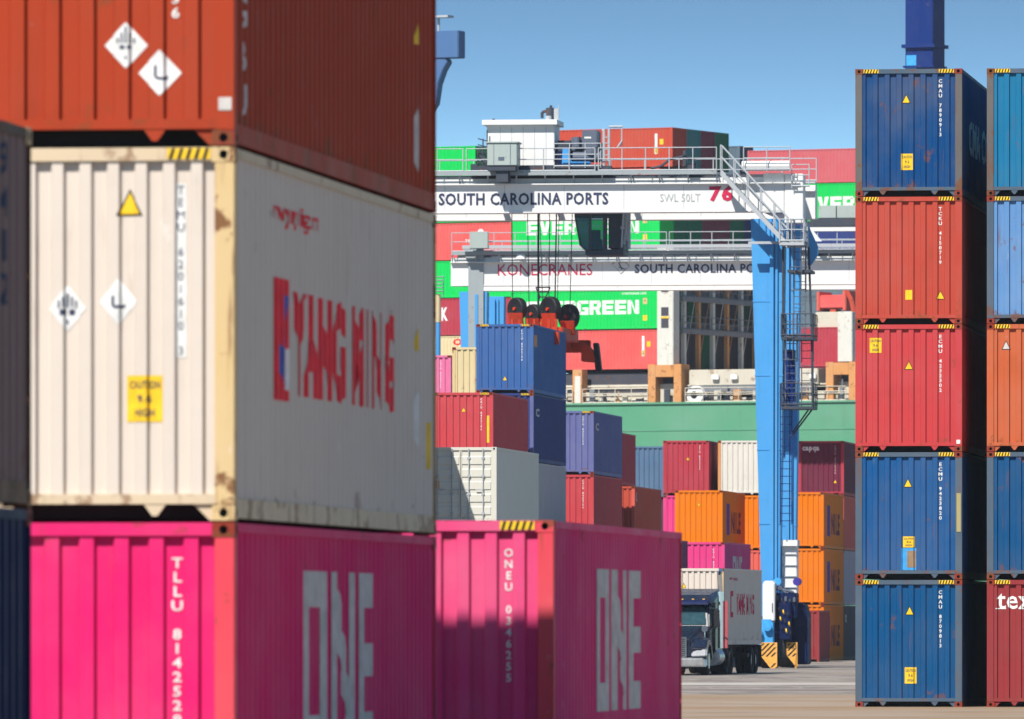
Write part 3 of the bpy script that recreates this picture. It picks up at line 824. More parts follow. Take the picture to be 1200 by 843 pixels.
def crane_base(root, sx, hub=True):
    """one side of the portal: two tapered legs, sill beam, bogies. sx=+1 right side, x of the leg centre given by its part location"""
    X = 0.0 if sx > 0 else -SPAN
    def leg(y, name='leg'):
        m = MB()
        m.hexa([(X - .40, y, 3.2), (X + .40, y, 3.2), (X + .40, y + .75, 3.2), (X - .40, y + .75, 3.2)],
               [(X - .86, y, GB - .35), (X + .62, y, GB - .35), (X + .62, y + .9, GB - .35), (X - .86, y + .9, GB - .35)])
        o = m.build(name, M('crane_blue'), root, bevel=.02)
        q = MB()
        for zz in (6.2, 9.4, 12.6, 15.8):
            t = (zz - 3.2) / (GB - 3.55); xa, xb = X - .40 - .46 * t, X + .40 + .22 * t
            q.box(xa - .02, xb + .02, y - .018, y + .77 + .15 * t, zz, zz + .05)
        q.build('flange', M('crane_blue'), o)
        q = MB()                                                    # stiffening ribs and conduits down the face
        for t0, t1, wd, dp in ((-.02, -.02, .16, .16), (.18, .22, .10, .10)):
            q.hexa([(X + t0, y - dp, 3.3), (X + t0 + wd, y - dp, 3.3), (X + t0 + wd, y, 3.3), (X + t0, y, 3.3)],
                   [(X + t1, y - dp, GB - .5), (X + t1 + wd, y - dp, GB - .5), (X + t1 + wd, y, GB - .5), (X + t1, y, GB - .5)])
        q.build('rib', M('crane_blue'), o)
        return o
    leg(0.0); leg(DEEP)
    m = MB(); m.box(X - .42, X + .42, -.9, DEEP + 1.6, 2.2, 3.25); m.build('sill_beam', M('crane_blue'), root, bevel=.03)
    for y in (-1.4, .6, DEEP - .2, DEEP + 1.6):
        t = MB(); t.wheel((X, y, .78), .78, .62, 'x', 28); o = t.build('tyre', M('rubber'), root)
        t = MB(); t.tube((X - .2, y, .78), (X + .2, y, .78), .40, 20); t.tube((X - .34, y, .78), (X + .34, y, .78), .14, 12); t.build('rim', M('navy_deep'), o)
    for y in (-.4, DEEP + .7):
        m = MB(); m.prism([(y - 1.3, .7), (y - 1.0, .45), (y + 1.0, .45), (y + 1.3, .7), (y + .9, 1.7), (y + .5, 2.25), (y - .5, 2.25), (y - .9, 1.7)], X - .46, X + .46, axis='x')
        m.build('bogie', M('navy_deep'), root, bevel=.03)

def crane(name, label, px, D, text, houses=True, trolley_x=-9.0, leg_front='crane_blue', full=True):
    x, y = at(px, D); root = empty(name, (x, y, 0), YAW); tag(root, label, 'gantry crane')
    for sx in (1, -1): crane_base(root, sx)
    for k, yy in enumerate((-.05, DEEP - .05)):
        m = MB(); m.box(-SPAN - 1.3, 1.28, yy, yy + 1.0, GB, GT - .30)
        m.box(-SPAN - 1.3, 1.28, yy - .20, yy + 1.09, GT - .30, GT - .25); m.box(-SPAN - 1.3, 1.28, yy + .10, yy + .9, GT - .25, GT - .02); m.box(-SPAN - 1.3, 1.28, yy - .05, yy + 1.05, GB - .05, GB)
        for i in range(9): m.box(-SPAN + 1.5 + i * 2.6, -SPAN + 1.52 + i * 2.6, yy - .006, yy, GB + .02, GT - .31, 1)
        g = m.build('girder', [M('crane_white'), M('rail_grey')], root)
        q = MB(); q.box(-SPAN - 1.0, .6, yy + .4, yy + .52, GT - .02, GT + .13); q.build('rail', M('steel_dark'), g)
    # walkway in front of the near girder
    w0, w1 = -SPAN - 1.2, -2.3
    m = MB(); 
    for yy in (-.46, -.34, -.22, -.10): m.box(w0, w1, yy, yy + .035, GT + .17, GT + .21)
    m.box(w0, w1, -.50, -.46, GT + .10, GT + .27)
    m.build('walkway', M('crane_grey'), root)
    n = 18; bme = None
    for i in range(n + 1):
        t = w0 + (w1 - w0) * i / n
        if bme is None:
            m = MB(); m.tube((0, -.44, GT + .1), (0, -.1, GT - .25), .035); m.box(-.03, .03, -.46, .1, GT + .09, GT + .16); bme = m.mesh('walkway_bracket')
        link('walkway_bracket', bme, M('rail_grey'), root, (t, 0, 0))
    segs = []; t = w0
    while t < w1 - 1: segs.append((t, min(w1, t + 5.6))); t += 5.75
    for a_, b_ in segs: handrail(a_, b_, -.46, GT + .21, 1.12).build('handrail', M('rail_grey'), root)
    m = handrail(w0, 1.2, DEEP + 1.5, GT + .17, 1.5); m.box(w0, 1.2, DEEP + .9, DEEP + 1.55, GT + .1, GT + .17)
    m.build('handrail', M('rail_grey'), root)
    # right end: white end frames, cable drum pipe, platform rail
    m = MB(); m.box(-.30, .60, -.10, DEEP + 1.1, GB - .1, GT + .15); m.build('end_tie', M('crane_white'), root, bevel=.02)
    m = MB(); m.tube((-1.2, -.35, GT + .45), (.85, -.35, GT + .45), .22, 12); m.build('pipe', M('crane_white'), root)
    m = MB(); m.box(.62, 1.42, -.12, 1.1, GB - .55, GT + .12); m.build('end_box', M('crane_white'), root, bevel=.02)
    handrail(-1.1, .9, -.7, GT + .20, 1.0, 1.05).build('handrail', M('rail_grey'), root)
    handrail(.95, 1.7, -.3, GT - .5, .7, 1.0).build('handrail', M('rail_grey'), root)
    for k, (t, s) in enumerate(text):
        flat_text(root, s[0], s[1], s[2], s[3], s[4], s[5], -.066, t)
    return root

C1 = dict(px=903, D=405)
def X1(px): return (px - 903) / 27.16
def Z1(py): return (732 - py) / 27.16 + EYE
SWL = ('SWL 50LT', False, .0)
c1 = crane('gantry_crane', 'white and blue yard crane numbered 76 with machine house on its beam', 903, 405,
    [('lettering', (('SOUTH CAROLINA PORTS', False, .028), X1(511), Z1(239), X1(712) - X1(511), .53, 'ink')),
     ('small_lettering', (SWL, X1(773), Z1(236), 1.75, .34, 'rail_grey')),
     ('crane_number', (('76', False, .045), X1(831), Z1(236), X1(860) - X1(832), .68, 'crimson_mark'))])
# --- stairs and ladder tower on its right side
m = MB()
a0 = Vector((X1(848), -1.15, Z1(178) - .3)); a1 = Vector((X1(926), -1.15, Z1(290)))
for yy in (-1.45, -.8):
    p, q = Vector((a0.x, yy, Z1(200))), Vector((a1.x, yy, Z1(285)))
    m.hexa([(p.x, yy - .02, p.z - .28), (q.x, yy - .02, q.z - .28), (q.x, yy + .02, q.z - .28), (p.x, yy + .02, p.z - .28)],
           [(p.x, yy - .02, p.z), (q.x, yy - .02, q.z), (q.x, yy + .02, q.z), (p.x, yy + .02, p.z)])
n = 15
for i in range(n):
    t = (i + .5) / n; xx = a0.x + (a1.x - a0.x) * t; zz = Z1(200) + (Z1(285) - Z1(200)) * t - .14
    m.box(xx - .12, xx + .12, -1.44, -.81, zz, zz + .03)
m.build('staircase', M('rail_grey'), c1)
for yy in (-1.45, -.8):
    m = MB()
    for hh in (.55, 1.05): m.tube((a0.x, yy, Z1(200) + hh), (a1.x, yy, Z1(285) + hh), .026)
    for i in range(6):
        t = i / 5; xx = a0.x + (a1.x - a0.x) * t; zz = Z1(200) + (Z1(285) - Z1(200)) * t
        m.tube((xx, yy, zz), (xx, yy, zz + 1.05), .024)
    m.build('handrail', M('rail_grey'), c1)
def platform(x0, x1, y0, y1, z, mat='rail_grey', rails=True, name='platform'):
    m = MB(); m.box(x0, x1, y0, y1, z - .12, z)
    o = m.build(name, M(mat), c1)
    if rails:
        q = handrail(x0, x1, y0 + .02, z, .7, 1.0)
        r1 = handrail(y0, y1, x0 + .02, z, .7, 1.0, 'y'); r2 = handrail(y0, y1, x1 - .02, z, .7, 1.0, 'y')
        for r_ in (r1, r2):
            b = len(q.v); q.v += r_.v; q.f += [tuple(i + b for i in f_) for f_ in r_.f]; q.m += r_.m
        q.build('handrail', M(mat), o)
    return o
m = MB(); m.box(X1(879), X1(946), -.86, -.66, Z1(287), Z1(284)); m.build('kick_plate', M('rail_grey'), c1)
platform(X1(917), X1(946), -1.5, 1.4, Z1(286))
platform(X1(925), X1(952), -.9, 1.4, Z1(320) + .1, 'steel_dark', rails=False)
platform(X1(918), X1(955), -1.0, 1.3, Z1(396), 'steel_dark')
platform(X1(918), X1(955), -1.0, 1.3, Z1(477), 'steel_dark')
def ladder(x, z0, z1, y=-.3, cage=True, mat='machine_grey', tilt=0.0):
    m = MB()
    for s in (-.25, .25): m.box(x + s - .025, x + s + .025, y - .02, y + .02, z0, z1)
    k = int((z1 - z0) / .32)
    for i in range(k): m.tube((x - .25, y, z0 + .16 + i * .32), (x + .25, y, z0 + .16 + i * .32), .018, 5)
    o = m.build('ladder', M(mat), c1)
    if cage:
        q = MB()
        nh = max(2, int((z1 - z0 - 2) / .9) + 1)
        hoop = [(x + .36 * math.cos(t), y - .42 - .36 * math.sin(t)) for t in [math.pi * j / 8 * 1.0 for j in range(9)]]
        for i in range(nh):
            zz = z0 + 2 + (z1 - z0 - 2) * i / max(1, nh - 1)
            pts = [(x - .25, y)] + [(a_, b_) for a_, b_ in hoop[::-1]] + [(x + .25, y)]
            q.path([(a_, b_, zz) for a_, b_ in pts], .018, 5)
        for j in (1, 3, 5, 7): q.tube((hoop[j][0], hoop[j][1], z0 + 2), (hoop[j][0], hoop[j][1], z1), .014, 4)
        q.build('ladder_cage', M(mat), o)
ladder(X1(938), Z1(396), Z1(286) + 1.0)
ladder(X1(928), Z1(477), Z1(396) + 1.0)
ladder(X1(947), Z1(477), Z1(396) + .6, cage=False)
ladder(X1(922), Z1(615), Z1(477) + 1.0, cage=False, mat='sts_blue')
m = MB(); m.tube((X1(951), -.6, Z1(478)), (X1(926), -.2, Z1(512)), .035); m.tube((X1(951), .9, Z1(478)), (X1(926), .6, Z1(512)), .035)
m.tube((X1(949), -.5, Z1(290)), (X1(953), -.6, Z1(396)), .05); m.tube((X1(953), -.6, Z1(396)), (X1(954), -.6, Z1(477)), .05)
m.tube((X1(919), -.5, Z1(290)), (X1(919), -.6, Z1(396)), .05)
m.build('brace', M('steel_dark'), c1)
m = MB(); m.box(X1(919), X1(931), .0, .7, Z1(470), Z1(410)); m.build('cable_box', M('sts_blue'), c1, bevel=.02)
m = MB(); m.prism([(X1(944), Z1(262)), (X1(956), Z1(288)), (X1(956), Z1(298)), (X1(948), Z1(310)), (X1(944), Z1(310))], 1.0, 1.3); m.build('bracket_plate', M('crane_blue'), c1)
# --- machinery at the foot of the right legs
m = MB(); m.prism([(X1(898), Z1(728)), (X1(912), Z1(728)), (X1(912), Z1(684)), (X1(910), Z1(681)), (X1(900), Z1(681)), (X1(898), Z1(685))], -1.7, -.6); m.build('control_cabinet', M('crane_white'), c1, bevel=.03)
m = MB(); m.prism([(X1(894), 1.0), (X1(912), 1.0), (X1(912), 1.9), (X1(908), 2.1), (X1(897), 2.1), (X1(894), 1.6)], -2.4, -1.75); 
m.tube((X1(896), -2.6, 1.5), (X1(896), -1.7, 1.5), .16, 10); m.tube((X1(906), -2.6, 1.75), (X1(906), -1.7, 1.75), .18, 10); m.build('drive_motor', M('hub_blue'), c1, bevel=.02)
m = MB(); m.box(X1(915), X1(933), .4, 1.3, Z1(706), Z1(640)); m.build('white_panel', M('crane_white'), c1, bevel=.03)
m = MB(); m.box(X1(914), X1(934), .2, 1.4, Z1(640), Z1(633)); m.build('panel_cap', M('crane_white'), c1)
for k in range(2):
    m = MB(); m.tube((X1(913 + 23 * k), -.9, Z1(682)), (X1(913 + 23 * k), -.3, Z1(682)), .17, 14); m.build('cable_reel', M('hub_blue' if k == 0 else 'violet'), c1)
m = MB(); m.box(X1(911), X1(936), -1.0, .2, Z1(725), Z1(695)); m.box(X1(914), X1(930), -1.3, -1.0, Z1(750), Z1(705)); m.build('engine_block', M('navy_deep'), c1, bevel=.04)
for i in range(9):
    m = MB(); zz = Z1(712 + (i * 11) % 30); m.path([(X1(916 + i * 1.7), -1.34, zz), (X1(916.6 + i * 1.7), -1.40, zz - .12), (X1(917.2 + i * 1.7), -1.34, zz - .18)], .03, 5)
    m.build('hose', M('yellow' if i % 2 else 'rope'), c1)
for i in range(5):
    m = MB(); m.box(X1(912 + i * 5), X1(915 + i * 5), -1.12, -1.0, Z1(704 + (i * 5) % 9), Z1(698 + (i * 3) % 5)); m.build('valve_block', M('steel_dark' if i % 2 else 'machine_grey'), c1, bevel=.02)
m = MB(); m.path([(X1(912), -.9, Z1(690)), (X1(930), -.7, Z1(694)), (X1(936), -.3, Z1(704))], .07, 8); m.path([(X1(914), -.9, Z1(686)), (X1(926), -.9, Z1(698))], .05, 8); m.build('exhaust_pipe', M('machine_grey'), c1)
m = MB(); m.box(X1(898) - .02, X1(912) + .02, -1.72, -1.70, 1.95, 2.02); m.box(X1(909), X1(910), -1.72, -1.70, 2.4, 2.8); m.build('cabinet_trim', M('steel_dark'), c1)
for i in range(4):
    m = MB(); m.box(X1(915), X1(933), .34, .40, Z1(650 + i * 13), Z1(649 + i * 13)); m.build('panel_step', M('rail_grey'), c1)
m = MB(); m.prism([(X1(930), .15), (X1(947), .15), (X1(947), Z1(722)), (X1(943), Z1(708)), (X1(934), Z1(706)), (X1(930), Z1(716))], -.2, 1.6); m.build('fuel_tank', M('navy_deep'), c1, bevel=.05)
for k, (xa, xb) in enumerate(((897, 917), (924, 937))):
    yk = -2.5 if k == 0 else -1.0
    m = MB(); poly = [(X1(xa), Z1(753)), (X1(xb), Z1(753)), (X1(xb), Z1(781)), (X1(xb) - .12, Z1(783)), (X1(xa) + .45, Z1(783)), (X1(xa) + .02, Z1(768))]
    m.prism(poly[::-1], yk, yk + .08); o = m.build('wheel_guard', M('orange_guard'), c1)
    q = MB()
    wd = X1(xb) - X1(xa)
    for i in range(-5, 8):
        t = X1(xa) + i * .22
        for (za, zb, xa_, xb_) in ((Z1(782), Z1(754), t, t + 1.0),):
            # clip the slanting bar to the plate
            pts = []
            for (s0, s1) in ((0, .5), (.5, 1.0)): pass
            lo, hi = X1(xa) + .03, X1(xb) - .02
            def cl(xx): return max(lo, min(hi, xx))
            f0 = max(0, (lo - t) / 1.0); f1 = min(1, (hi - .1 - t) / 1.0)
            if f1 <= f0 + .05: continue
            z_0 = za + (zb - za) * f0; z_1 = za + (zb - za) * f1
            x_0 = t + f0; x_1 = t + f1
            if z_0 < Z1(769) and x_0 < X1(xa) + .4: 
                f0 = max(f0, .45); z_0 = za + (zb - za) * f0; x_0 = t + f0
                if f1 <= f0 + .05: continue
            q.quad([(x_0, yk - .004, z_0), (x_0 + .09, yk - .004, z_0), (min(hi, x_1 + .09), yk - .004, z_1), (x_1, yk - .004, z_1)])
    q.build('black_bars', M('black'), o)

# --- trolley with house, hoist and cab
def trolley(root):
    tz = GT + .15
    m = MB(); m.box(-13.0, -6.9, -.3, .35, tz, tz + .35); m.box(-13.0, -6.9, DEEP + .2, DEEP + .9, tz, tz + .35)
    for xx in (-12.9, -10.5, -8.2, -7.1): m.box(xx - .1, xx + .1, .0, DEEP + .5, tz + .05, tz + .3)
    m.box(-12.9, -9.4, .3, 5.5, tz + .3, tz + .42)
    m.build('trolley_frame', M('steel_dark'), root)
    m = MB(); zf = Z1(194)
    m.box(X1(566), X1(646), .6, 2.6, zf, Z1(143)); h = m.build('machine_house', M('crane_white'), root, bevel=.02)
    m = MB(); m.box(X1(561), X1(650), .35, 2.9, Z1(144), Z1(138)); m.build('roof', M('crane_white'), h, bevel=.01)
    m = MB()
    for i in range(1, 6): m.box(X1(568) + i * .5, X1(568) + i * .5 + .02, .59, .60, zf + .1, Z1(146))
    m.build('wall_seam', M('rail_grey'), h)
    m = MB(); m.box(X1(573), X1(608), -1.35, -.1, Z1(194), Z1(168)); m.box(X1(571), X1(610), -1.4, -.08, Z1(168), Z1(166)); cb = m.build('electrical_cabinet', M('cabinet_grey'), root, bevel=.02)
    m = MB(); m.box(X1(580.5), X1(581), -1.36, -1.34, Z1(193), Z1(169)); m.box(X1(600), X1(600.6), -1.36, -1.34, Z1(193), Z1(169)); m.box(X1(586), X1(593), -1.365, -1.34, Z1(188), Z1(184)); m.build('vent', M('machine_grey'), cb)
    m = MB(); m.box(X1(573), X1(606), -1.3, .0, Z1(200), Z1(194.5)); m.box(X1(583), X1(597), -1.2, -.2, Z1(213), Z1(200)); m.build('cabinet_base', M('steel_dark'), root)
    # exhaust, filters and antenna on the roof
    m = MB(); m.tube((X1(637), 2, Z1(138)), (X1(637), 2, Z1(122)), .2, 10); m.tube((X1(635), 2.3, Z1(126)), (X1(641), 2.3, Z1(133)), .17, 10); m.tube((X1(637), 2, Z1(124)), (X1(627), 2, Z1(127)), .07, 8); m.tube((X1(627), 2, Z1(127)), (X1(627), 2, Z1(134)), .07, 8)
    m.tube((X1(637), 2, Z1(122)), (X1(638), 2, Z1(119)), .06, 8); m.build('exhaust', M('steel_dark'), h)
    m = MB(); m.tube((X1(636), 1.6, Z1(138)), (X1(636), 1.6, Z1(132)), .14, 10); m.box(X1(642), X1(647), 1.7, 1.75, Z1(138), Z1(123)); m.tube((X1(648), 1.7, Z1(138)), (X1(648), 1.7, Z1(119)), .02, 5); m.build('antenna', M('rail_grey'), h)
    m = MB(); m.tube((X1(571), 1.5, Z1(138)), (X1(571), 1.5, Z1(135)), .06, 8); m.build('roof_vent', M('black'), h)
    # hoist
    m = MB(); m.tube((X1(652), 1.5, Z1(176)), (X1(700), 1.5, Z1(176)), .42, 16); m.box(X1(649), X1(664), .9, 2.2, Z1(190), Z1(162)); m.build('hoist_drum', M('steel_dark'), root)
    m = MB(); m.box(X1(650), X1(702), .5, 4.2, Z1(196), Z1(191)); m.box(X1(650), X1(660), .6, 1.4, Z1(190), Z1(175)); m.build('hoist_bed', M('navy_deep'), root)
    m = MB(); m.prism([(X1(656), Z1(192)), (X1(690), Z1(192)), (X1(690), Z1(188)), (X1(667), Z1(188)), (X1(664), Z1(172)), (X1(657), Z1(172))], .2, .5); m.build('gearbox', M('crane_blue'), root, bevel=.03)
    m = MB(); m.box(X1(678), X1(697), .8, 2.0, Z1(172), Z1(150)); m.box(X1(664), X1(677), 1, 1.9, Z1(175), Z1(158)); o = m.build('motor', M('machine_grey'), root, bevel=.05)
    m = MB(); m.box(X1(681), X1(689), .79, .80, Z1(160), Z1(158)); m.build('name_plate', M('white'), o)
    m = MB(); m.tube((X1(668), .7, Z1(182)), (X1(700), .7, Z1(182)), .22, 12)
    m.tube((X1(672), .9, Z1(170)), (X1(672), .9, Z1(158)), .14, 10); m.tube((X1(690), .7, Z1(180)), (X1(690), .7, Z1(172)), .3, 12); m.build('motor', M('machine_grey'), root)
    # masts at the trolley end
    m = MB()
    for xx in (706, 712): m.tube((X1(xx), .2, GT + .2), (X1(xx), .2, Z1(150)), .06, 6)
    m.tube((X1(712), .2, Z1(147)), (X1(728), .2, Z1(147)), .05, 6); m.tube((X1(727), .2, Z1(147)), (X1(727), .2, Z1(170)), .03, 5)
    m.tube((X1(704), .2, Z1(152)), (X1(706), .2, Z1(150)), .05, 6)
    for i in range(6): m.box(X1(705), X1(713), .15, .25, Z1(160 + i * 7), Z1(159 + i * 7))
    m.tube((X1(722), .1, Z1(172)), (X1(728), .1, Z1(163)), .04, 5)
    m.build('mast', M('rail_grey'), root)
    m = MB(); m.box(X1(704), X1(714), -.4, .4, Z1(204), Z1(196)); m.box(X1(806), X1(816), -.3, .3, Z1(199), Z1(191)); m.box(X1(800), X1(804), -.2, .2, Z1(196), Z1(176)); m.build('limit_switch_box', M('steel_dark'), root, bevel=.02)
    m = MB(); m.path([(X1(762), -.1, Z1(197)), (X1(775), -.1, Z1(194)), (X1(785), -.1, Z1(186)), (X1(800), -.1, Z1(183)), (X1(815), -.1, Z1(188))], .055, 6); m.build('festoon_cable', M('steel_dark'), root)
    handrail(X1(649), X1(704), -.4, Z1(196), .7, 1.05).build('handrail', M('rail_grey'), root)
    m = MB()
    for xx in (556, 562, 567): m.tube((X1(xx), .4, Z1(200)), (X1(xx), .4, Z1(150 + (567 - xx) * 2)), .03, 5)
    for i in range(6): m.tube((X1(556), .4, Z1(195 - i * 7)), (X1(567), .4, Z1(198 - i * 7)), .025, 5)
    m.box(X1(548), X1(556), .2, .8, Z1(204), Z1(190)); m.tube((X1(560), -.2, Z1(178)), (X1(568), -.2, Z1(190)), .12, 8)
    m.build('access_ladder', M('steel_dark'), root)
    # operator cab under the girders
    m = MB(); yb0, yb1 = 1.5, 3.6
    xl0, xl1, xr = X1(667), X1(673), X1(706)
    zb, zt = Z1(291), Z1(251)
    for (xx0, xx1) in ((X1(684), X1(687)), (X1(701), X1(706)), (X1(720), X1(725))): m.box(xx0, xx1, yb0 - .03, yb0 + .08, zb, zt + .1)
    m.box(xl0, X1(725), yb0, yb1, zt, zt + .25); m.box(X1(680), X1(725), yb0, yb1, zb - .2, zb + .05)
    m.prism([(xl0, zt), (xl0 + .08, zt), (xl1 + .08, Z1(284)), (X1(684), zb), (X1(681), zb - .05), (xl1, Z1(285))], yb0 - .02, yb0 + .05)
    m.box(X1(725) - .08, X1(725), yb0, yb1, zb, zt); m.box(X1(707), X1(720), yb0 + .1, yb1, zb + .1, zt)
    cb = m.build('operator_cab', M('steel_dark'), root)
    m = MB(); m.prism([(xl0 + .05, zt), (X1(684), zt), (X1(684), zb), (xl1 + .05, Z1(284))], yb0 + .0, yb0 + .02); m.quad([(X1(687), yb0, zb), (X1(701), yb0, zb), (X1(701), yb0, zt), (X1(687), yb0, zt)])
    m.build('window', M('cab_glass'), cb)
    m = MB(); m.tube((X1(690), yb0 + .6, zb), (X1(690), yb0 + .6, zb + .9), .25, 8); m.box(X1(687), X1(698), yb0 + .5, yb0 + .9, zb, zb + .5); m.build('seat', M('black'), cb)
    m = MB()
    for i in range(7): m.tube((X1(726 + (i * 5) % 8), 1.2 + .1 * i, GB), (X1(724 + (i * 3) % 9), 1.2 + .1 * i, Z1(288 - (i * 4) % 9)), .04, 5)
    m.box(X1(731), X1(733.5), 1.4, 1.6, Z1(290), GB); m.box(X1(722), X1(731), 1.4, 1.5, Z1(266), Z1(263)); m.build('cable_bundle', M('rail_grey'), cb)
trolley(c1)
# --- hoist ropes and spreader (hang from the crane, own thing)
sp = empty('container_spreader', (*at(638, 409), 0), YAW); tag(sp, 'orange red container lifting frame hanging on ropes above the topmost blue container', 'spreader')
def XS(px): return (px - 638) / 26.9
def ZS(py): return (732 - py) / 26.9 + EYE
for i, (pa, pb, yy, rr) in enumerate(((606, 607, -2, .018), (618, 620, 0, .018), (634, 634, -1, .045), (641, 640, 1, .018), (657, 655, -1.5, .03), (671, 668, 0, .018), (626, 630, 2, .015), (649, 647, 2, .015))):
    m = MB(); m.tube((XS(pa), yy, 20.0), (XS(pb), yy, ZS(366)), rr, 6); m.build('rope', M('rope'), sp)
for px, py, r_, yy in ((613, 364, .50, -2.2), (628, 369, .44, -.8), (650, 364, .56, -1.6), (665, 371, .56, .6)):
    m = MB(); m.wheel((XS(px), yy, ZS(py)), r_, .34, 'x', 24); m.tube((XS(px) - .13, yy, ZS(py)), (XS(px) + .13, yy, ZS(py)), r_ * .7, 20)
    hb = MB(); hb.tube((XS(px) - .22, yy, ZS(py)), (XS(px) + .22, yy, ZS(py)), .07, 10)
    # the sheaves stand nearly square to the view
    o = m.build('sheave', M('black'), sp, bevel=0); 
    o.rotation_euler = (0, 0, R(50)); c_ = Vector((XS(px), yy, 0)); rot = Matrix.Rotation(R(50), 3, 'Z') @ c_; o.location = (c_.x - rot.x, c_.y - rot.y, 0); hb.build('hub', M('spreader_red'), o)
    q = MB(); q.hexa([(XS(px) - .30, yy - .3, ZS(392)), (XS(px) + .30, yy - .3, ZS(392)), (XS(px) + .30, yy + .3, ZS(392)), (XS(px) - .30, yy + .3, ZS(392))],
                     [(XS(px) - .34, yy - .55, ZS(py + 5)), (XS(px) + .30, yy - .55, ZS(py + 5)), (XS(px) + .30, yy - .42, ZS(py + 5)), (XS(px) - .34, yy - .42, ZS(py + 5))])
    q.build('sheave_bracket', M('spreader_red'), sp, bevel=.02)
m = MB(); zt = ZS(386); m.box(-1.15, 1.15, -3.0, 3.0, zt - .5, zt); m.box(-.5, .5, -6.0, 6.0, zt - .75, zt - .35)
for yy in (-6.0, 6.0): m.box(-1.2, 1.35, yy - .2, yy + .2, zt - .85, zt - .3)
m.build('headblock', M('spreader_red'), sp, bevel=.04)
for i in range(7):
    m = MB(); m.box(-1.1 + i * .32, -1.0 + i * .32, -3.05, -2.9, zt - .5, zt + .35); m.build('side_rib', M('spreader_red'), sp)
m = MB()
t0 = [(XS(633) - .2, -1), (XS(648) - .2, -1)]
m.path([(XS(631), -1, ZS(338)), (XS(648), -1, ZS(338)), (XS(643), -1, ZS(349)), (XS(636), -1, ZS(349)), (XS(631), -1, ZS(338))], .03, 5)
m.path([(XS(636), -1, ZS(349)), (XS(633), -1, ZS(356))], .03, 5); m.path([(XS(643), -1, ZS(349)), (XS(646), -1, ZS(356))], .03, 5); m.tube((XS(633), -1, ZS(343)), (XS(646), -1, ZS(343)), .03, 5); m.build('cable_basket', M('rope'), sp)
m = MB(); m.prism([(XS(666), ZS(397)), (XS(672), ZS(399)), (XS(680), ZS(408)), (XS(684), ZS(418)), (XS(680), ZS(421)), (XS(666), ZS(420))], 5.0, 5.9); m.build('flipper_arm', M('spreader_red'), sp, bevel=.03)
m = MB(); m.hexa([(XS(683), 5.0, ZS(432)), (XS(690), 5.0, ZS(432)), (XS(690), 5.6, ZS(432)), (XS(683), 5.6, ZS(432))], [(XS(680), 5.0, ZS(398)), (XS(686), 5.0, ZS(398)), (XS(686), 5.6, ZS(398)), (XS(680), 5.6, ZS(398))]); m.build('guide_flipper', M('black'), sp, bevel=.03)
m = MB(); m.tube((XS(664), 2.2, ZS(398)), (XS(664), 2.2, ZS(384)), .06, 6); m.box(XS(655), XS(668), 2, 3, ZS(390), ZS(384)); m.build('hydraulic_unit', M('black'), sp)

# second crane further back
def X2(px): return (px - 1079) / 22.4
def Z2(py): return (732 - py) / 22.4 + EYE
state = polys(*[[(a_, b_), (c_, d_), (c_ * .93 + .035, d_ * .9 + .05), (a_ * .93 + .035, b_ * .9 + .05)] for (a_, b_), (c_, d_) in zip(
    [(.0, .75), (.2, .95), (.5, .85), (.75, .9), (1, .6), (.8, .35), (.5, 0), (.35, .3)], [(.2, .95), (.5, .85), (.75, .9), (1, .6), (.8, .35), (.5, 0), (.35, .3), (.0, .75)])],
    [(.35, .82), (.42, .84), (.6, .35), (.55, .3)], [(.36, .5), (.40, .55), (.75, .4), (.72, .34)])
c2 = crane('gantry_crane', 'white beamed yard crane with thin red lettering, behind the crane numbered 76', 1079, 491,
    [('lettering', (('KONECRANES', False, 0), X2(580), Z2(321), X2(692) - X2(580), .60, 'crimson_mark')),
     ('state_emblem', (state, X2(715), Z2(320), .95, .72, 'grey_ink')),
     ('lettering', (('SOUTH CAROLINA PORTS', False, .026), X2(742), Z2(319), 7.4, .48, 'ink')),
     ])
m = MB(); m.prism([(X2(545), 3.4), (X2(563), 3.4), (X2(563), Z2(290)), (X2(567), Z2(286)), (X2(538), Z2(286)), (X2(545), Z2(310))], -.12, -.02)
m.build('leg_face_plate', M('crane_grey'), c2)
m = MB(); m.box(X2(549), X2(571), -1.0, -.7, Z2(290), Z2(270)); m.build('electrical_cabinet', M('cabinet_grey'), c2, bevel=.03)
m = MB(); m.box(X2(540), X2(1040), -.9, -.7, Z2(290), Z2(286)); m.build('cable_tray', M('rail_grey'), c2)
m = MB(); m.tube((X2(608), -.4, Z2(296)), (X2(608), -.4, Z2(302)), .2, 10, r2=.32); m.build('flood_lamp', M('crane_white'), c2)
m = MB(); m.box(X2(950), X2(1090), -.6, 3.4, Z2(265), Z2(256)); m.build('trolley_frame', M('steel_dark'), c2)
for a_, b_ in ((960, 980.5), (981.5, 1010), (1030, 1060)):
    m = MB(); m.box(X2(a_), X2(b_), -.5, .6, Z2(256), Z2(241)); m.build('electrical_cabinet', M('cabinet_grey'), c2, bevel=.03)
m = MB(); m.box(X2(943), X2(1085), -.55, -.35, Z2(271), Z2(266)); m.build('cable_tray', M('crane_white'), c2)
m = MB(); m.hexa([(X2(957), -.7, Z2(283)), (X2(964), -.7, Z2(283)), (X2(964), -.6, Z2(283)), (X2(957), -.6, Z2(283))], [(X2(943), -.7, Z2(266)), (X2(950), -.7, Z2(266)), (X2(950), -.6, Z2(266)), (X2(943), -.6, Z2(266))]); m.build('brace', M('crane_white'), c2)
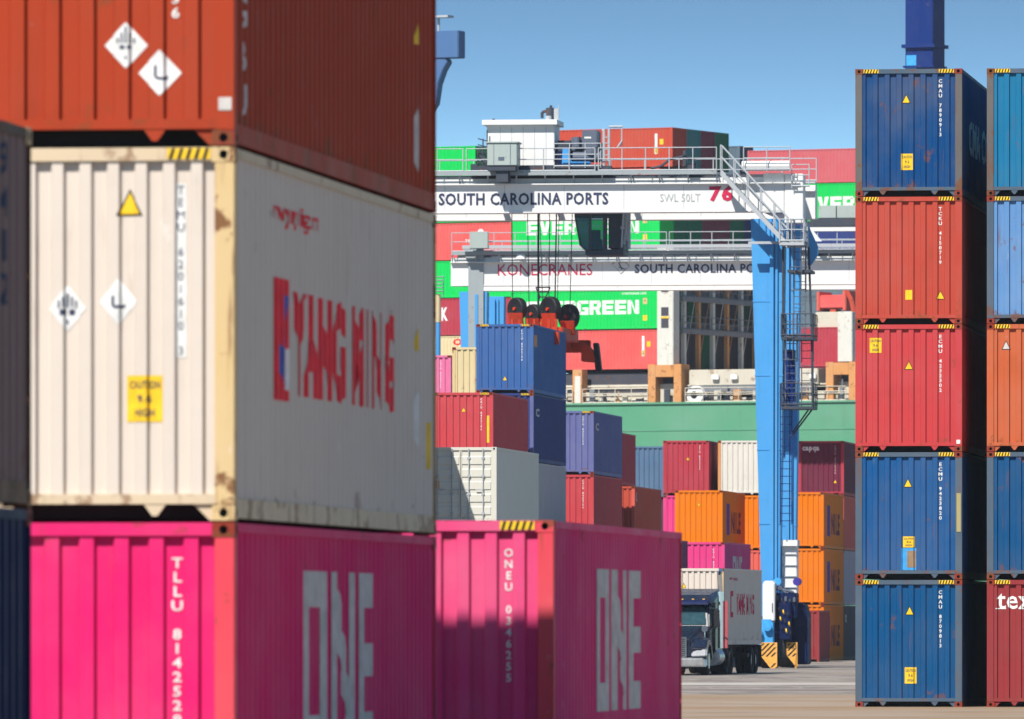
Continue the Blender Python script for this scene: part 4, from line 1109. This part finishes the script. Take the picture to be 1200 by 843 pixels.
# pole with a cream top at the frame of the near stack
x, y = at(513, 470)
pl = empty('access_pole', (x, y, 0), 0); tag(pl, 'slim pole, cream above and light blue below, beside the edge of the tall near stack', 'pole')
z_a = (732 - 378) / 23.4 + EYE; z_b = (732 - 345) / 23.4 + EYE
m = MB(); m.tube((0, 0, 0), (0, 0, z_a), .14, 12); m.build('lower_shaft', M('crane_blue'), pl)
m = MB(); m.tube((0, 0, z_a), (0, 0, z_b), .15, 12); m.build('upper_shaft', M('pale_cream'), pl)
m = MB()
for i in range(5): m.path([(.28 * math.cos(t), .28 * math.sin(t), z_b + .15 + i * .18) for t in [j * math.pi / 5 for j in range(11)]], .02, 4)
m.tube((.28, 0, z_b - .2), (.28, 0, z_b + .95), .02); m.tube((-.28, 0, z_b - .2), (-.28, 0, z_b + .95), .02); m.build('cage', M('rail_grey'), pl)
# ------------------------------------------------------------------ ship at the quay, turned 26 degrees to the view
PHI = R(64)      # local +y runs along the ship (away left), local +x athwart (away)
SX = 14.3        # photo columns per metre along the ship near its middle
DK = 18.1; BZ = 20.72
ship = empty('container_ship', (S0.x, S0.y, 0), PHI); tag(ship, 'container ship with green hull moored behind the yard cranes', 'ship')
def Y5(px, v=0.0):
    """length coordinate of the point at athwart offset v seen at photo column px"""
    k = (px - 600) / F; o = S0 + V * v
    return (k * o.y - o.x) / (U.x - k * U.y)
def Z5(py, y, v=0.0):
    o = S0 + V * v + U * y
    return (732 - py) / F * o.y + EYE
m = MB()
m.prism([(-120, 6), (-118, DK), (165, DK), (190, DK + 3), (178, -4), (-112, -4)][::1], -1.6, 34, axis='x'); m.build('hull', M('hull_green'), ship)
m = MB(); m.box(-1.63, -1.6, -110, 160, DK - 2.0, DK - 1.90); m.box(-1.72, -1.6, -115, 160, DK - .02, DK + .12); m.build('rubbing_strake', M('hull_green'), ship)
m = MB(); m.box(-1.5, 33.5, -110, 160, DK - .1, DK + .02); m.build('deck', M('deck_grey'), ship)
# deck edge: rail with posts, pipes and mooring fittings
for y0, y1 in ((Y5(1000), Y5(812)), (Y5(768), Y5(692)), (Y5(680), Y5(511))):
    m = handrail(y0, y1, -1.35, DK + .05, 1.5, 1.1, 'y', .032); m.tube((-1.35, y0, DK + .8), (-1.35, y1, DK + .8), .04, 5)
    m.build('deck_rail', M('deck_cream'), ship)
m = MB()
for i in range(46):
    y0 = Y5(505) - i * 1.05
    m.box(-.9, -.6, y0, y0 + .3 + .35 * random.random(), DK, DK + .35 + .7 * random.random())
for zz, r_ in ((.35, .09), (.75, .12), (1.35, .07)): m.tube((-.3, Y5(1000), DK + zz), (-.3, Y5(505), DK + zz), r_, 8)
m.build('deck_pipe', M('deck_cream'), ship)
for i in range(34):
    y0 = Y5(1000) + i * 1.02 + random.random() * .4; hh = .3 + .9 * random.random()
    m = MB(); m.box(-1.1, -.95, y0, y0 + .15 + .5 * random.random(), DK + .1, DK + hh)
    if i % 3 == 0: m.tube((-1.0, y0 + .1, DK + hh), (-1.0, y0 + .1, DK + hh + .6), .05, 6)
    m.build('deck_fitting', M(('deck_grey', 'deck_dark', 'deck_cream', 'rust_orange', 'steel_dark')[i % 5]), ship)
m = MB(); m.box(.3, .5, Y5(800), Y5(505), DK + .02, BZ - .25); m.box(3.5, 3.7, Y5(1010), Y5(800), DK, BZ); m.build('hatch_coaming', M('deck_dark'), ship)
m = MB(); m.box(.2, .29, Y5(768), Y5(505), DK + 1.2, DK + 1.5); m.box(.2, .28, Y5(768), Y5(505), DK + .05, DK + .7); m.build('coaming_stringer', M('deck_cream'), ship)
m = MB(); m.box(-.7, 26, Y5(963), Y5(812), DK + 1.3, BZ - .12); m.build('hatch_cover', M('deck_cream'), ship, bevel=.06)
for px in (848, 870, 905, 962):
    m = MB(); m.box(-.95, -.72, Y5(px), Y5(px) + .55, BZ - .9, BZ - .5); m.build('lamp_housing', M('white'), ship, bevel=.05)
m = MB(); m.box(-.85, -.71, Y5(963), Y5(812), DK + .9, DK + 1.3); m.build('cover_edge', M('deck_grey'), ship)
# container pedestals
for px0, px1 in ((679, 690),):
    m = MB(); m.box(-1.2, -.2, Y5(px1), Y5(px0), DK, BZ - .02); m.build('pedestal', M('rust_orange'), ship, bevel=.03)
    m = MB(); m.box(-1.23, -1.2, Y5(px1) + .1, Y5(px0) - .2, DK, BZ - .5); m.build('pedestal_face', M('warm_white'), ship)
for pa, pb in ((768, 807), (976, 1012)):
    ya, yb = Y5(pb), Y5(pa); m = MB(); lw = .62
    m.box(-1.3, .2, ya, ya + lw, DK, BZ + .3); m.box(-1.3, .2, yb - lw, yb, DK, BZ + .3); m.box(-1.3, .2, ya + lw, yb - lw, BZ - .65, BZ + .25)
    m.build('pedestal', M('rust_orange'), ship, bevel=.03)
    m = MB(); m.box(-.6, -.2, ya + lw, yb - lw, DK, DK + 1.5); m.build('winch', M('deck_cream'), ship, bevel=.05)
m = MB(); m.tube((-1.3, Y5(823), DK + .65), (-.6, Y5(823), DK + .65), .66, 20); o = m.build('fairlead', M('crane_white'), ship)
m = MB(); m.tube((-1.33, Y5(822), DK + .65), (-1.28, Y5(822), DK + .65), .27, 14); m.build('opening', M('black'), o)
# lashing bridge right of the middle bay
LY = -1.25
m = MB(); zt = Z5(325, 0)
m.box(-1.2, -.1, Y5(797), Y5(778), BZ, zt + 2.2); tw = m.build('lashing_tower', M('warm_white'), ship, bevel=.04)
for a_, b_ in ((335, 343), (361, 371), (373, 385)):
    m = MB(); m.box(-1.225, -1.19, Y5(791.5), Y5(783), Z5(b_, 0), Z5(a_, 0)); m.build('tower_opening', M('deck_dark'), tw)
m = MB(); m.box(-1.235, -1.2, Y5(792), Y5(782.5), Z5(374, 0), Z5(372, 0)); m.build('yellow_bar', M('yellow'), tw)
cols = ['warm_white', 'rust_orange', 'warm_white', 'rust_orange', 'warm_white', 'rust_orange', 'warm_white']
for k in range(10):
    v = 1.3 + 2.53 * k
    m = MB(); m.box(v - .17, v + .17, LY - .25, LY + .05, BZ - .4, zt + 1.5)
    m.tube((v + .16, LY, BZ), (v + 2.3, LY, BZ + 5.5), .03, 5); m.build('lashing_post', M(cols[k % 7]), ship)
m = MB()
for zz in (Z5(388, 0), Z5(350, 0), zt + 1.0): m.box(.6, 26, LY - .35, LY + .25, zz - .18, zz + .12)
m.build('lashing_walkway', M('deck_grey'), ship)
for zz in (Z5(388, 0), Z5(350, 0)):
    handrail(.6, 26, LY - .33, zz + .1, 1.26, 1.0, 'x', .03).build('handrail', M('deck_grey'), ship)
for k in range(7):
    for j in range(3):
        m = MB(); m.tube((1.3 + 2.53 * k + .6 + .45 * j, LY - .1, Z5(350, 0) + .6), (1.3 + 2.53 * k + .8 + .45 * j, LY - .1, Z5(333, 0)), .08, 6); m.build('turnbuckle', M(('rust_orange', 'deck_dark', 'deck_grey')[(j + k) % 3]), ship)
m = MB()
for zz in (Z5(388, 0), Z5(350, 0)): m.box(.6, 26, LY + .3, LY + .36, zz + .2, zz + .7)
m.build('bridge_web', M('deck_grey'), ship)
# superstructure far left with the bridge wing reaching into view
yw = Y5(511, -1.6)
zw0, zw1 = Z5(70, yw), Z5(38, yw)
m = MB(); m.box(12, 26, yw + 17, yw + 30, DK, zw1 + 1); m.build('superstructure', M('wing_blue'), ship, bevel=.1)
m = MB()
ye = Y5(537, -1.6)
m.box(-1.6, -.4, ye, yw + 24, zw0, zw1); m.box(-.4, 12, yw + 19, yw + 24, zw0, zw1)
m.prism([(ye + 1.1, zw0), (yw + 6, zw0), (yw + 3, zw0 - 7), (yw + .15, zw0 - 3.4), (yw - .1, zw0 - 1.9), (yw - .5, zw0 - .9), (ye + .95, zw0 - .3)][::-1], -1.5, -.6, axis='x')
bw = m.build('bridge_wing', M('wing_blue'), ship, bevel=.06)
m = MB(); yp = Y5(521, 0); m.tube((-1, yp, zw1), (-1, yp, Z5(22, yw)), .10, 8); m.box(-1.5, -.5, yp - 1.0, yp + 1.4, Z5(22, yw), Z5(19.5, yw)); m.build('lamp_platform', M('rail_grey'), bw)

# containers on deck, long sides to the camera
def shipbox(y0, v, z, label, body, H_=HC, L_=12.192, group=None, dec=(), frame=None):
    """near right corner at length y0 and athwart offset v"""
    p = S0 + U * y0 + V * (v + CW / 2)
    return container((p.x, p.y, z), PHI, label, body, frame=frame, H_=H_, L_=L_, det='low', group=group, dec=dec)
PITCH = 2.98
def EV(lv=0): return [('p', BLOCK, 'left', 6.3, 1.62, 9.2, 1.04, 'white', 'painted_name'),
        ('p', ('CONTAINER LINE', False, .03), 'left', 2.1, 2.62, 2.0, .16, 'white', 'small_lettering'),
        ('p', 'rect', 'left', 1.2, 2.05, .35, .45, 'cream_rusty', 'yellow_sticker'), ('p', 'rect', 'left', 1.2, .8, .35, .4, 'yellow', 'yellow_sticker')]
SM = [('p', 'rect', 'left', 1.35, 1.7, .22, 1.5, 'white', 'number_column'), ('p', 'rect', 'left', .9, 1.85, .3, .4, 'yellow', 'yellow_sticker'), ('p', 'rect', 'left', 1.35, 1.2, .3, .4, 'yellow', 'yellow_sticker')]
def rz(i): return BZ + i * PITCH
# middle bay, near column, six high
for i, (lb, bd, dc) in enumerate((
    ('salmon red container on the ship deck, directly under a green one with white letters', 'ship_red', SM),
    ('green container with white block letters, just under the lower white crane beam', 'ship_green', EV()),
    ('green container on the ship, mostly behind the lower white crane beam', 'ship_green', []),
    ('green container with white letters behind the cab, between the white beams', 'ship_green', EV()),
    ('red container on the ship behind the upper white crane beam', 'ship_brick', []),
    ('brick orange container on top of the ship, right of the crane machine house', 'ship_brick', SM))):
    shipbox(-1.05 if i == 5 else 0, 0, rz(i), lb, bd, dec=dc)
ecol = {3: ['ship_darkgreen', 'ship_darkgreen', 'ship_wine', 'ship_wine', 'ship_darkgreen', 'ship_navy'], 5: ['ship_wine', 'ship_teal', 'ship_wine', 'ship_darkgreen', None, None]}
names = {'ship_darkgreen': 'dark green', 'ship_wine': 'wine coloured', 'ship_navy': 'navy', 'ship_teal': 'teal', 'ship_slate': 'slate grey', 'ship_brick': 'brick red'}
ordn = ['first', 'second', 'third', 'fourth', 'fifth', 'sixth', 'seventh']
for i in range(6):
    cl = ecol.get(i)
    for k in range(1, 6 if i > 3 else (7 if i == 3 else 10)):
        v = 2.5 * k
        if cl:
            b = cl[k - 1] if i == 3 else cl[k]
            if i == 5 and k == 1: b = 'ship_teal'
            if b is None: continue
            lb = '%s container end on the ship, %s from the left %s' % (names[b], ordn[k - 1], 'between the beams' if i == 3 else 'above the beams')
            shipbox(-1.05 if i == 5 else 0, v, rz(i), lb, b)
        else:
            b = ['deck_dark', 'charcoal', 'deck_dark', 'ship_darkgreen'][(k + i) % 4]  # dark bodies stand in for the deep shade behind the posts
            shipbox(0, v, rz(i), 'container end on the ship painted dark as deep shade behind the lashing bridge posts' if i < 2 else 'container end on the ship hidden behind a white crane beam', b, group='shaded ship containers low' if i < 2 else 'ship containers behind the beams')
# containers further athwart, topped by the grey one
yq = Y5(860, 20.0)
shipbox(Y5(867, 16) + 0, 16.0, rz(5) - .6, 'slate grey container end on top of the ship, right of the dark green one', 'ship_slate')
# left bay
YL = Y5(600, 0)
for i, (lb, bd, dc) in enumerate((
    ('cream container with red letters low on the ship, behind the grey leg', 'pale_cream', [('p', ('OOI', False, .04), 'left', 4.0, 2.3, 1.8, .5, 'red_mark', 'painted_name')]),
    ('rose red container with white letter low on the ship at the left', 'crimson', [('p', ('K', False, .05), 'left', 5.6, 1.6, .55, 1.0, 'white', 'painted_letter')]),
    ('green container on the ship left of the grey crane leg', 'ship_green', []),
    ('light red container on the ship behind the grey electrical cabinet', 'ship_red', [('p', polys(circle(.5, .5, .5, .5)), 'left', 2.6, 2.0, .55, .6, 'white', 'white_disc'), ('p', ('TRITON', False, .02), 'left', 3.2, 1.4, 1.4, .25, 'white', 'painted_name')]),
    ('green container on the ship hidden behind the upper beam at left', 'ship_green', []))):
    shipbox(YL, 0, BZ - .1 + i * 2.8, lb, bd, dec=dc, H_=2.75)
shipbox(Y5(557, 8), 8.0, Z5(171, Y5(557, 8), 8) - HC, 'green container on top of the ship left of the crane machine house', 'ship_green', frame='ship_green')
# right bay: seventh column tall, near column nearly empty
YB = Y5(876, 15.0) - 12.192
zt = Z5(174, YB + 6, 15)
for j, (lb, bd, H_, dc) in enumerate((
    ('rose red container on top of the ship at right, beside the right stack', 'ship_rose', 2.55, []),
    ('green container with white letters on the ship, right of the crane end', 'ship_green', HC, [('p', BLOCK, 'left', 6.1, 1.35, 9.2, 1.1, 'white', 'painted_name')]),
    ('dark blue container on the ship right of the blue crane leg', 'ship_navy', HC, []),
    ('slate container on the ship right of the blue crane leg under the dark blue one', 'ship_slate', HC, []))):
    zt -= H_ + .04
    shipbox(YB if j == 0 else Y5(922, 15.0) - 12.192, 15.0, zt, lb, bd, H_=H_, dec=dc)
for k, b in enumerate(('ship_wine', 'ship_slate')):
    shipbox(YB - 1, 15.0, BZ + k * 2.95, 'dark container deep in the ship bay right of the crane leg', b, group='dark ship containers right of the crane leg')
shipbox(Y5(987, .5), .5, BZ + .02, 'short crimson container on the ship deck right of the blue crane leg', 'crimson', L_=6.058)
m = MB()
yy = Y5(989, .5)
m.box(-1.2, .5, yy - 1.4, yy - .25, BZ + .3, Z5(366, yy)); m.build('lashing_tower', M('warm_white'), ship, bevel=.04)
m = MB(); m.box(.8, 3.2, Y5(985), Y5(950), Z5(385, yy), Z5(365, yy)); m.build('platform_house', M('deck_cream'), ship, bevel=.05)
lp = empty('spreader_beam', (S0.x, S0.y, 0), PHI); tag(lp, 'salmon lifting beam lying above the crimson ship container', 'lifting beam')
m = MB(); m.box(.9, 3.0, Y5(983), Y5(953), Z5(361, yy), Z5(345, yy)); m.build('beam', M('ship_red'), lp, bevel=.08)
m = MB(); m.box(.8, 3.1, Y5(986), Y5(982), Z5(364, yy), Z5(340, yy)); m.box(.8, 3.1, Y5(955), Y5(951.5), Z5(364, yy), Z5(341, yy)); m.build('end_flange', M('salmon'), lp, bevel=.05)
m = MB(); m.hexa([(1, Y5(969), Z5(382, yy)), (2, Y5(969), Z5(382, yy)), (2, Y5(965), Z5(382, yy)), (1, Y5(965), Z5(382, yy))], [(1, Y5(973), Z5(362, yy)), (2, Y5(973), Z5(362, yy)), (2, Y5(966), Z5(362, yy)), (1, Y5(966), Z5(362, yy))]); m.path([(.9, Y5(986), Z5(340, yy)), (.9, Y5(992), Z5(352, yy)), (.9, Y5(996), Z5(372, yy))], .18, 6); m.build('link_arm', M('ship_brick'), lp)

# ship to shore crane: one blue leg, its shade put into the colour, is seen above the right stack
x, y = at(1084, 655); sts = empty('quay_crane', (x, y, 0), PHI); tag(sts, 'blue quay crane leg, its shade painted dark, rising behind the top of the right stack', 'quay crane')
hw = 1.05
for (dx, dy) in ((0, 0), (24, 0), (0, -20), (24, -20)):
    m = MB(); m.box(dx - hw, dx + hw, dy - hw, dy + hw, 1.2, 60); o = m.build('leg', M('sts_blue'), sts, bevel=.04)
    m = MB(); zf = (732 - 55) / F * 655 + EYE; m.box(dx - hw - .2, dx + hw + .2, dy - hw - .2, dy + hw + .2, zf - .12, zf + .12); m.box(dx - hw - .12, dx + hw + .12, dy - hw - .12, dy + hw + .12, zf - 1.5, zf - 1.36)
    m.build('flange', M('sts_blue'), o)
    m = MB(); m.box(dx - 1.6, dx + 1.6, dy - 3, dy + 3, .1, 1.3); m.build('bogie', M('sts_blue'), sts, bevel=.05)
m = MB()
for dx in (0, 24): m.box(dx - .8, dx + .8, -19, -1, 12, 14)
for dy in (0, -20): m.box(1, 23, dy - .8, dy + .8, 15.5, 17.5)
m.build('portal_beam', M('sts_blue'), sts)
m = MB(); m.box(-20, 75, -14, -6, 58, 61); m.build('boom', M('sts_blue'), sts)
m = MB(); zf = (732 - 74) / F * 655 + EYE; m.box(-hw - .03, -hw, .2, hw - .1, zf - .6, zf + .5); m.build('pale_panel', M('hub_blue'), sts)

# ------------------------------------------------------------------ lorry with its container
TY = R(-8.4); s_, c_ = math.sin(R(8.4)), math.cos(R(8.4))
# container right front corner
cxr, cyr = (848 - 600) / F * 353, 353.0
cc = (cxr - CW / 2 * c_, cyr + CW / 2 * s_)
container((cc[0], cc[1], 1.10), TY, 'cream container with red letters riding on the lorry', 'cream', post='cream_rusty', det='mid', n=10,
          dec=[('tri', -.30, 2.25), ('p', 'rect', 'right', 2.6, 1.55, .9, 1.0, 'crimson_mark', 'red_logo_square'), ('p', 'rect', 'right', 2.75, 1.55, .45, .6, 'cream', 'logo_gap', .008), ('p', ('YANG MING', False, .035), 'right', 6.8, 1.55, 5.6, .82, 'crimson_mark', 'painted_name'), ('p', ('www.yml.com', False, .02), 'right', 3.2, 2.5, 2.4, .2, 'crimson_mark', 'web_address')])
def along(d, dx=0.0): return (cc[0] + d * s_ + dx * c_, cc[1] + d * c_ - dx * s_)
p = along(0.0); ch = empty('container_chassis', (p[0], p[1], 0), TY); tag(ch, 'low black chassis trailer under the cream container on the lorry', 'trailer')
m = MB(); m.box(-.45, .45, .2, 12.0, .78, 1.06); m.box(-1.2, 1.2, .1, .4, .95, 1.09); m.box(-1.2, 1.2, 11.8, 12.1, .95, 1.09); m.box(-1.15, 1.15, 8.0, 11.6, .62, .78); m.build('chassis_frame', M('black'), ch)
for y in (9.0, 10.4):
    for s in (-1, 1):
        for k in (0, 1):
            xx = s * (1.08 - .34 * k)
            t = MB(); t.wheel((xx, y, .52), .52, .28, 'x', 26); o = t.build('tyre', M('rubber'), ch)
            if k == 0: t = MB(); t.tube((xx - .02 * s, y, .52), (xx + .08 * s, y, .52), .28, 18); t.build('rim', M('aluminium'), o)
for s in (-1, 1):
    m = MB(); m.box(s * 1.05 - .25, s * 1.05 + .25, 11.2, 11.23, .25, .95); m.build('mud_flap', M('rubber'), ch)
p = along(-7.1, .22); tr = empty('lorry', (p[0], p[1], 0), TY); tag(tr, 'dark navy bonneted lorry half hidden by the centre pink container', 'lorry')
tn = 'truck_navy'
m = MB()
m.hexa([(-.80, .45, .62), (.80, .45, .62), (1.05, 2.5, .62), (-1.05, 2.5, .62)], [(-.62, .50, 1.42), (.62, .50, 1.42), (.92, 2.4, 1.86), (-.92, 2.4, 1.86)])
m.build('bonnet', M(tn), tr, bevel=.10)
for s in (-1, 1):
    m = MB()
    pts = [(.35, .55), (.30, 1.02), (.75, 1.32), (1.35, 1.38), (1.95, 1.22), (2.25, .75), (2.25, .55), (2.05, .55), (1.85, .95), (1.45, 1.12), (1.05, 1.05), (.75, .82), (.70, .55)]
    xa, xb = sorted((s * .62, s * 1.20)); m.prism(pts, xa, xb, axis='x'); m.build('wing', M(tn), tr, bevel=.04)
    m = MB(); xa, xb = sorted((s * .66, s * 1.22)); m.hexa([(xa, .17, .68), (xb, .24, .70), (xb, .6, .70), (xa, .6, .68)], [(xa, .22, .86), (xb, .34, 1.04), (xb, .6, 1.04), (xa, .6, .86)]); m.build('headlight', M('lamp_glass'), tr, bevel=.04)
    t = MB(); t.wheel((s * 1.0, 1.4, .53), .53, .30, 'x', 26); o = t.build('wheel', M('rubber'), tr)
    t = MB(); t.tube((s * 1.0, 1.4, .53), (s * 1.17, 1.4, .53), .29, 18); t.build('rim', M('aluminium'), o)
    for y in (6.6, 7.9):
        for k in (0, 1):
            xx = s * (1.07 - .34 * k); t = MB(); t.wheel((xx, y, .52), .52, .28, 'x', 26); t.build('wheel', M('rubber'), tr)
    m = MB(); m.tube((s * 1.02, 3.2, .68), (s * 1.02, 4.7, .68), .33, 18); m.build('fuel_tank', M('aluminium'), tr, bevel=0)
    m = MB(); m.tube((s * 1.38, 3.15, 1.0), (s * 1.38, 3.15, 3.1), .11, 12); m.tube((s * 1.38, 3.15, 3.1), (s * 1.36, 3.05, 3.75), .09, 10); m.tube((s * 1.36, 3.05, 3.75), (s * 1.42, 2.9, 3.9), .085, 10); m.build('exhaust_stack', M('chrome'), tr)
    m = MB(); m.box(s * 1.52 - .12, s * 1.52 + .12, 3.22, 3.30, 1.0, 2.75); m.build('heat_shield', M('truck_red'), tr)
    m = MB(); m.path([(s * 1.0, 2.5, 1.7), (s * 1.32, 2.35, 1.75), (s * 1.36, 2.35, 2.45), (s * 1.05, 2.5, 2.5)], .025, 6); m.box(s * 1.34 - .10, s * 1.34 + .10, 2.28, 2.36, 1.78, 2.42); m.build('mirror', M('black'), tr, bevel=.01)
    m = MB(); m.tube((s * .98, 1.6, 1.38), (s * .98, 1.6, 1.62), .015, 5); m.tube((s * .98, 1.52, 1.72), (s * .98, 1.60, 1.72), .12, 14); m.build('bonnet_mirror', M('chrome'), tr)
m = MB(); m.hexa([(-1.18, .12, .32), (1.18, .12, .32), (1.22, .62, .32), (-1.22, .62, .32)], [(-1.12, .08, .64), (1.12, .08, .64), (1.20, .60, .66), (-1.20, .60, .66)]); m.build('bumper', M('aluminium'), tr, bevel=.05)
m = MB(); m.box(-.46, .46, .36, .46, .66, 1.42)
g = m.build('grille', M('chrome'), tr, bevel=.03)
m = MB()
for i in range(9): m.box(-.41, .41, .340, .362, .71 + i * .076, .745 + i * .076)
m.build('grille_slats', M('grille'), g)
m = MB()
m.hexa([(-1.05, 2.4, .75), (1.05, 2.4, .75), (1.12, 3.0, .75), (-1.12, 3.0, .75)], [(-1.05, 2.4, 1.78), (1.05, 2.4, 1.78), (1.12, 3.0, 1.78), (-1.12, 3.0, 1.78)])
m.hexa([(-1.05, 2.42, 1.76), (1.05, 2.42, 1.76), (1.12, 3.05, 1.76), (-1.12, 3.05, 1.76)], [(-.96, 2.78, 2.62), (.96, 2.78, 2.62), (1.1, 3.05, 2.75), (-1.1, 3.05, 2.75)])
m.box(-1.2, 1.2, 3.0, 5.2, .8, 2.75)
m.hexa([(-1.15, 2.75, 2.62), (1.15, 2.75, 2.62), (1.2, 5.2, 2.74), (-1.2, 5.2, 2.74)], [(-1.0, 3.15, 2.98), (1.0, 3.15, 2.98), (1.15, 5.1, 3.22), (-1.15, 5.1, 3.22)])
cb = m.build('cab', M(tn), tr, bevel=.05)
m = MB(); m.hexa([(-.93, 2.435, 1.86), (.93, 2.435, 1.86), (.93, 2.50, 1.86), (-.93, 2.50, 1.86)], [(-.87, 2.735, 2.54), (.87, 2.735, 2.54), (.87, 2.78, 2.54), (-.87, 2.78, 2.54)]); m.build('windscreen', M('windscreen'), cb, bevel=.02)
m = MB(); m.hexa([(-1.0, 2.42, 2.60), (1.0, 2.42, 2.60), (1.0, 2.80, 2.66), (-1.0, 2.80, 2.66)], [(-1.0, 2.46, 2.72), (1.0, 2.46, 2.72), (1.0, 2.84, 2.78), (-1.0, 2.84, 2.78)]); m.build('sun_visor', M('navy_deep'), cb, bevel=.02)
for i in range(5):
    m = MB(); m.box(-.8 + i * .4 - .04, -.8 + i * .4 + .04, 2.70, 2.76, 2.80, 2.84); m.build('marker_lamp', M('orange_guard'), cb)
m = MB(); m.box(-.35, .35, 5.2, 9.0, .7, .95); m.build('chassis_frame', M('black'), tr)
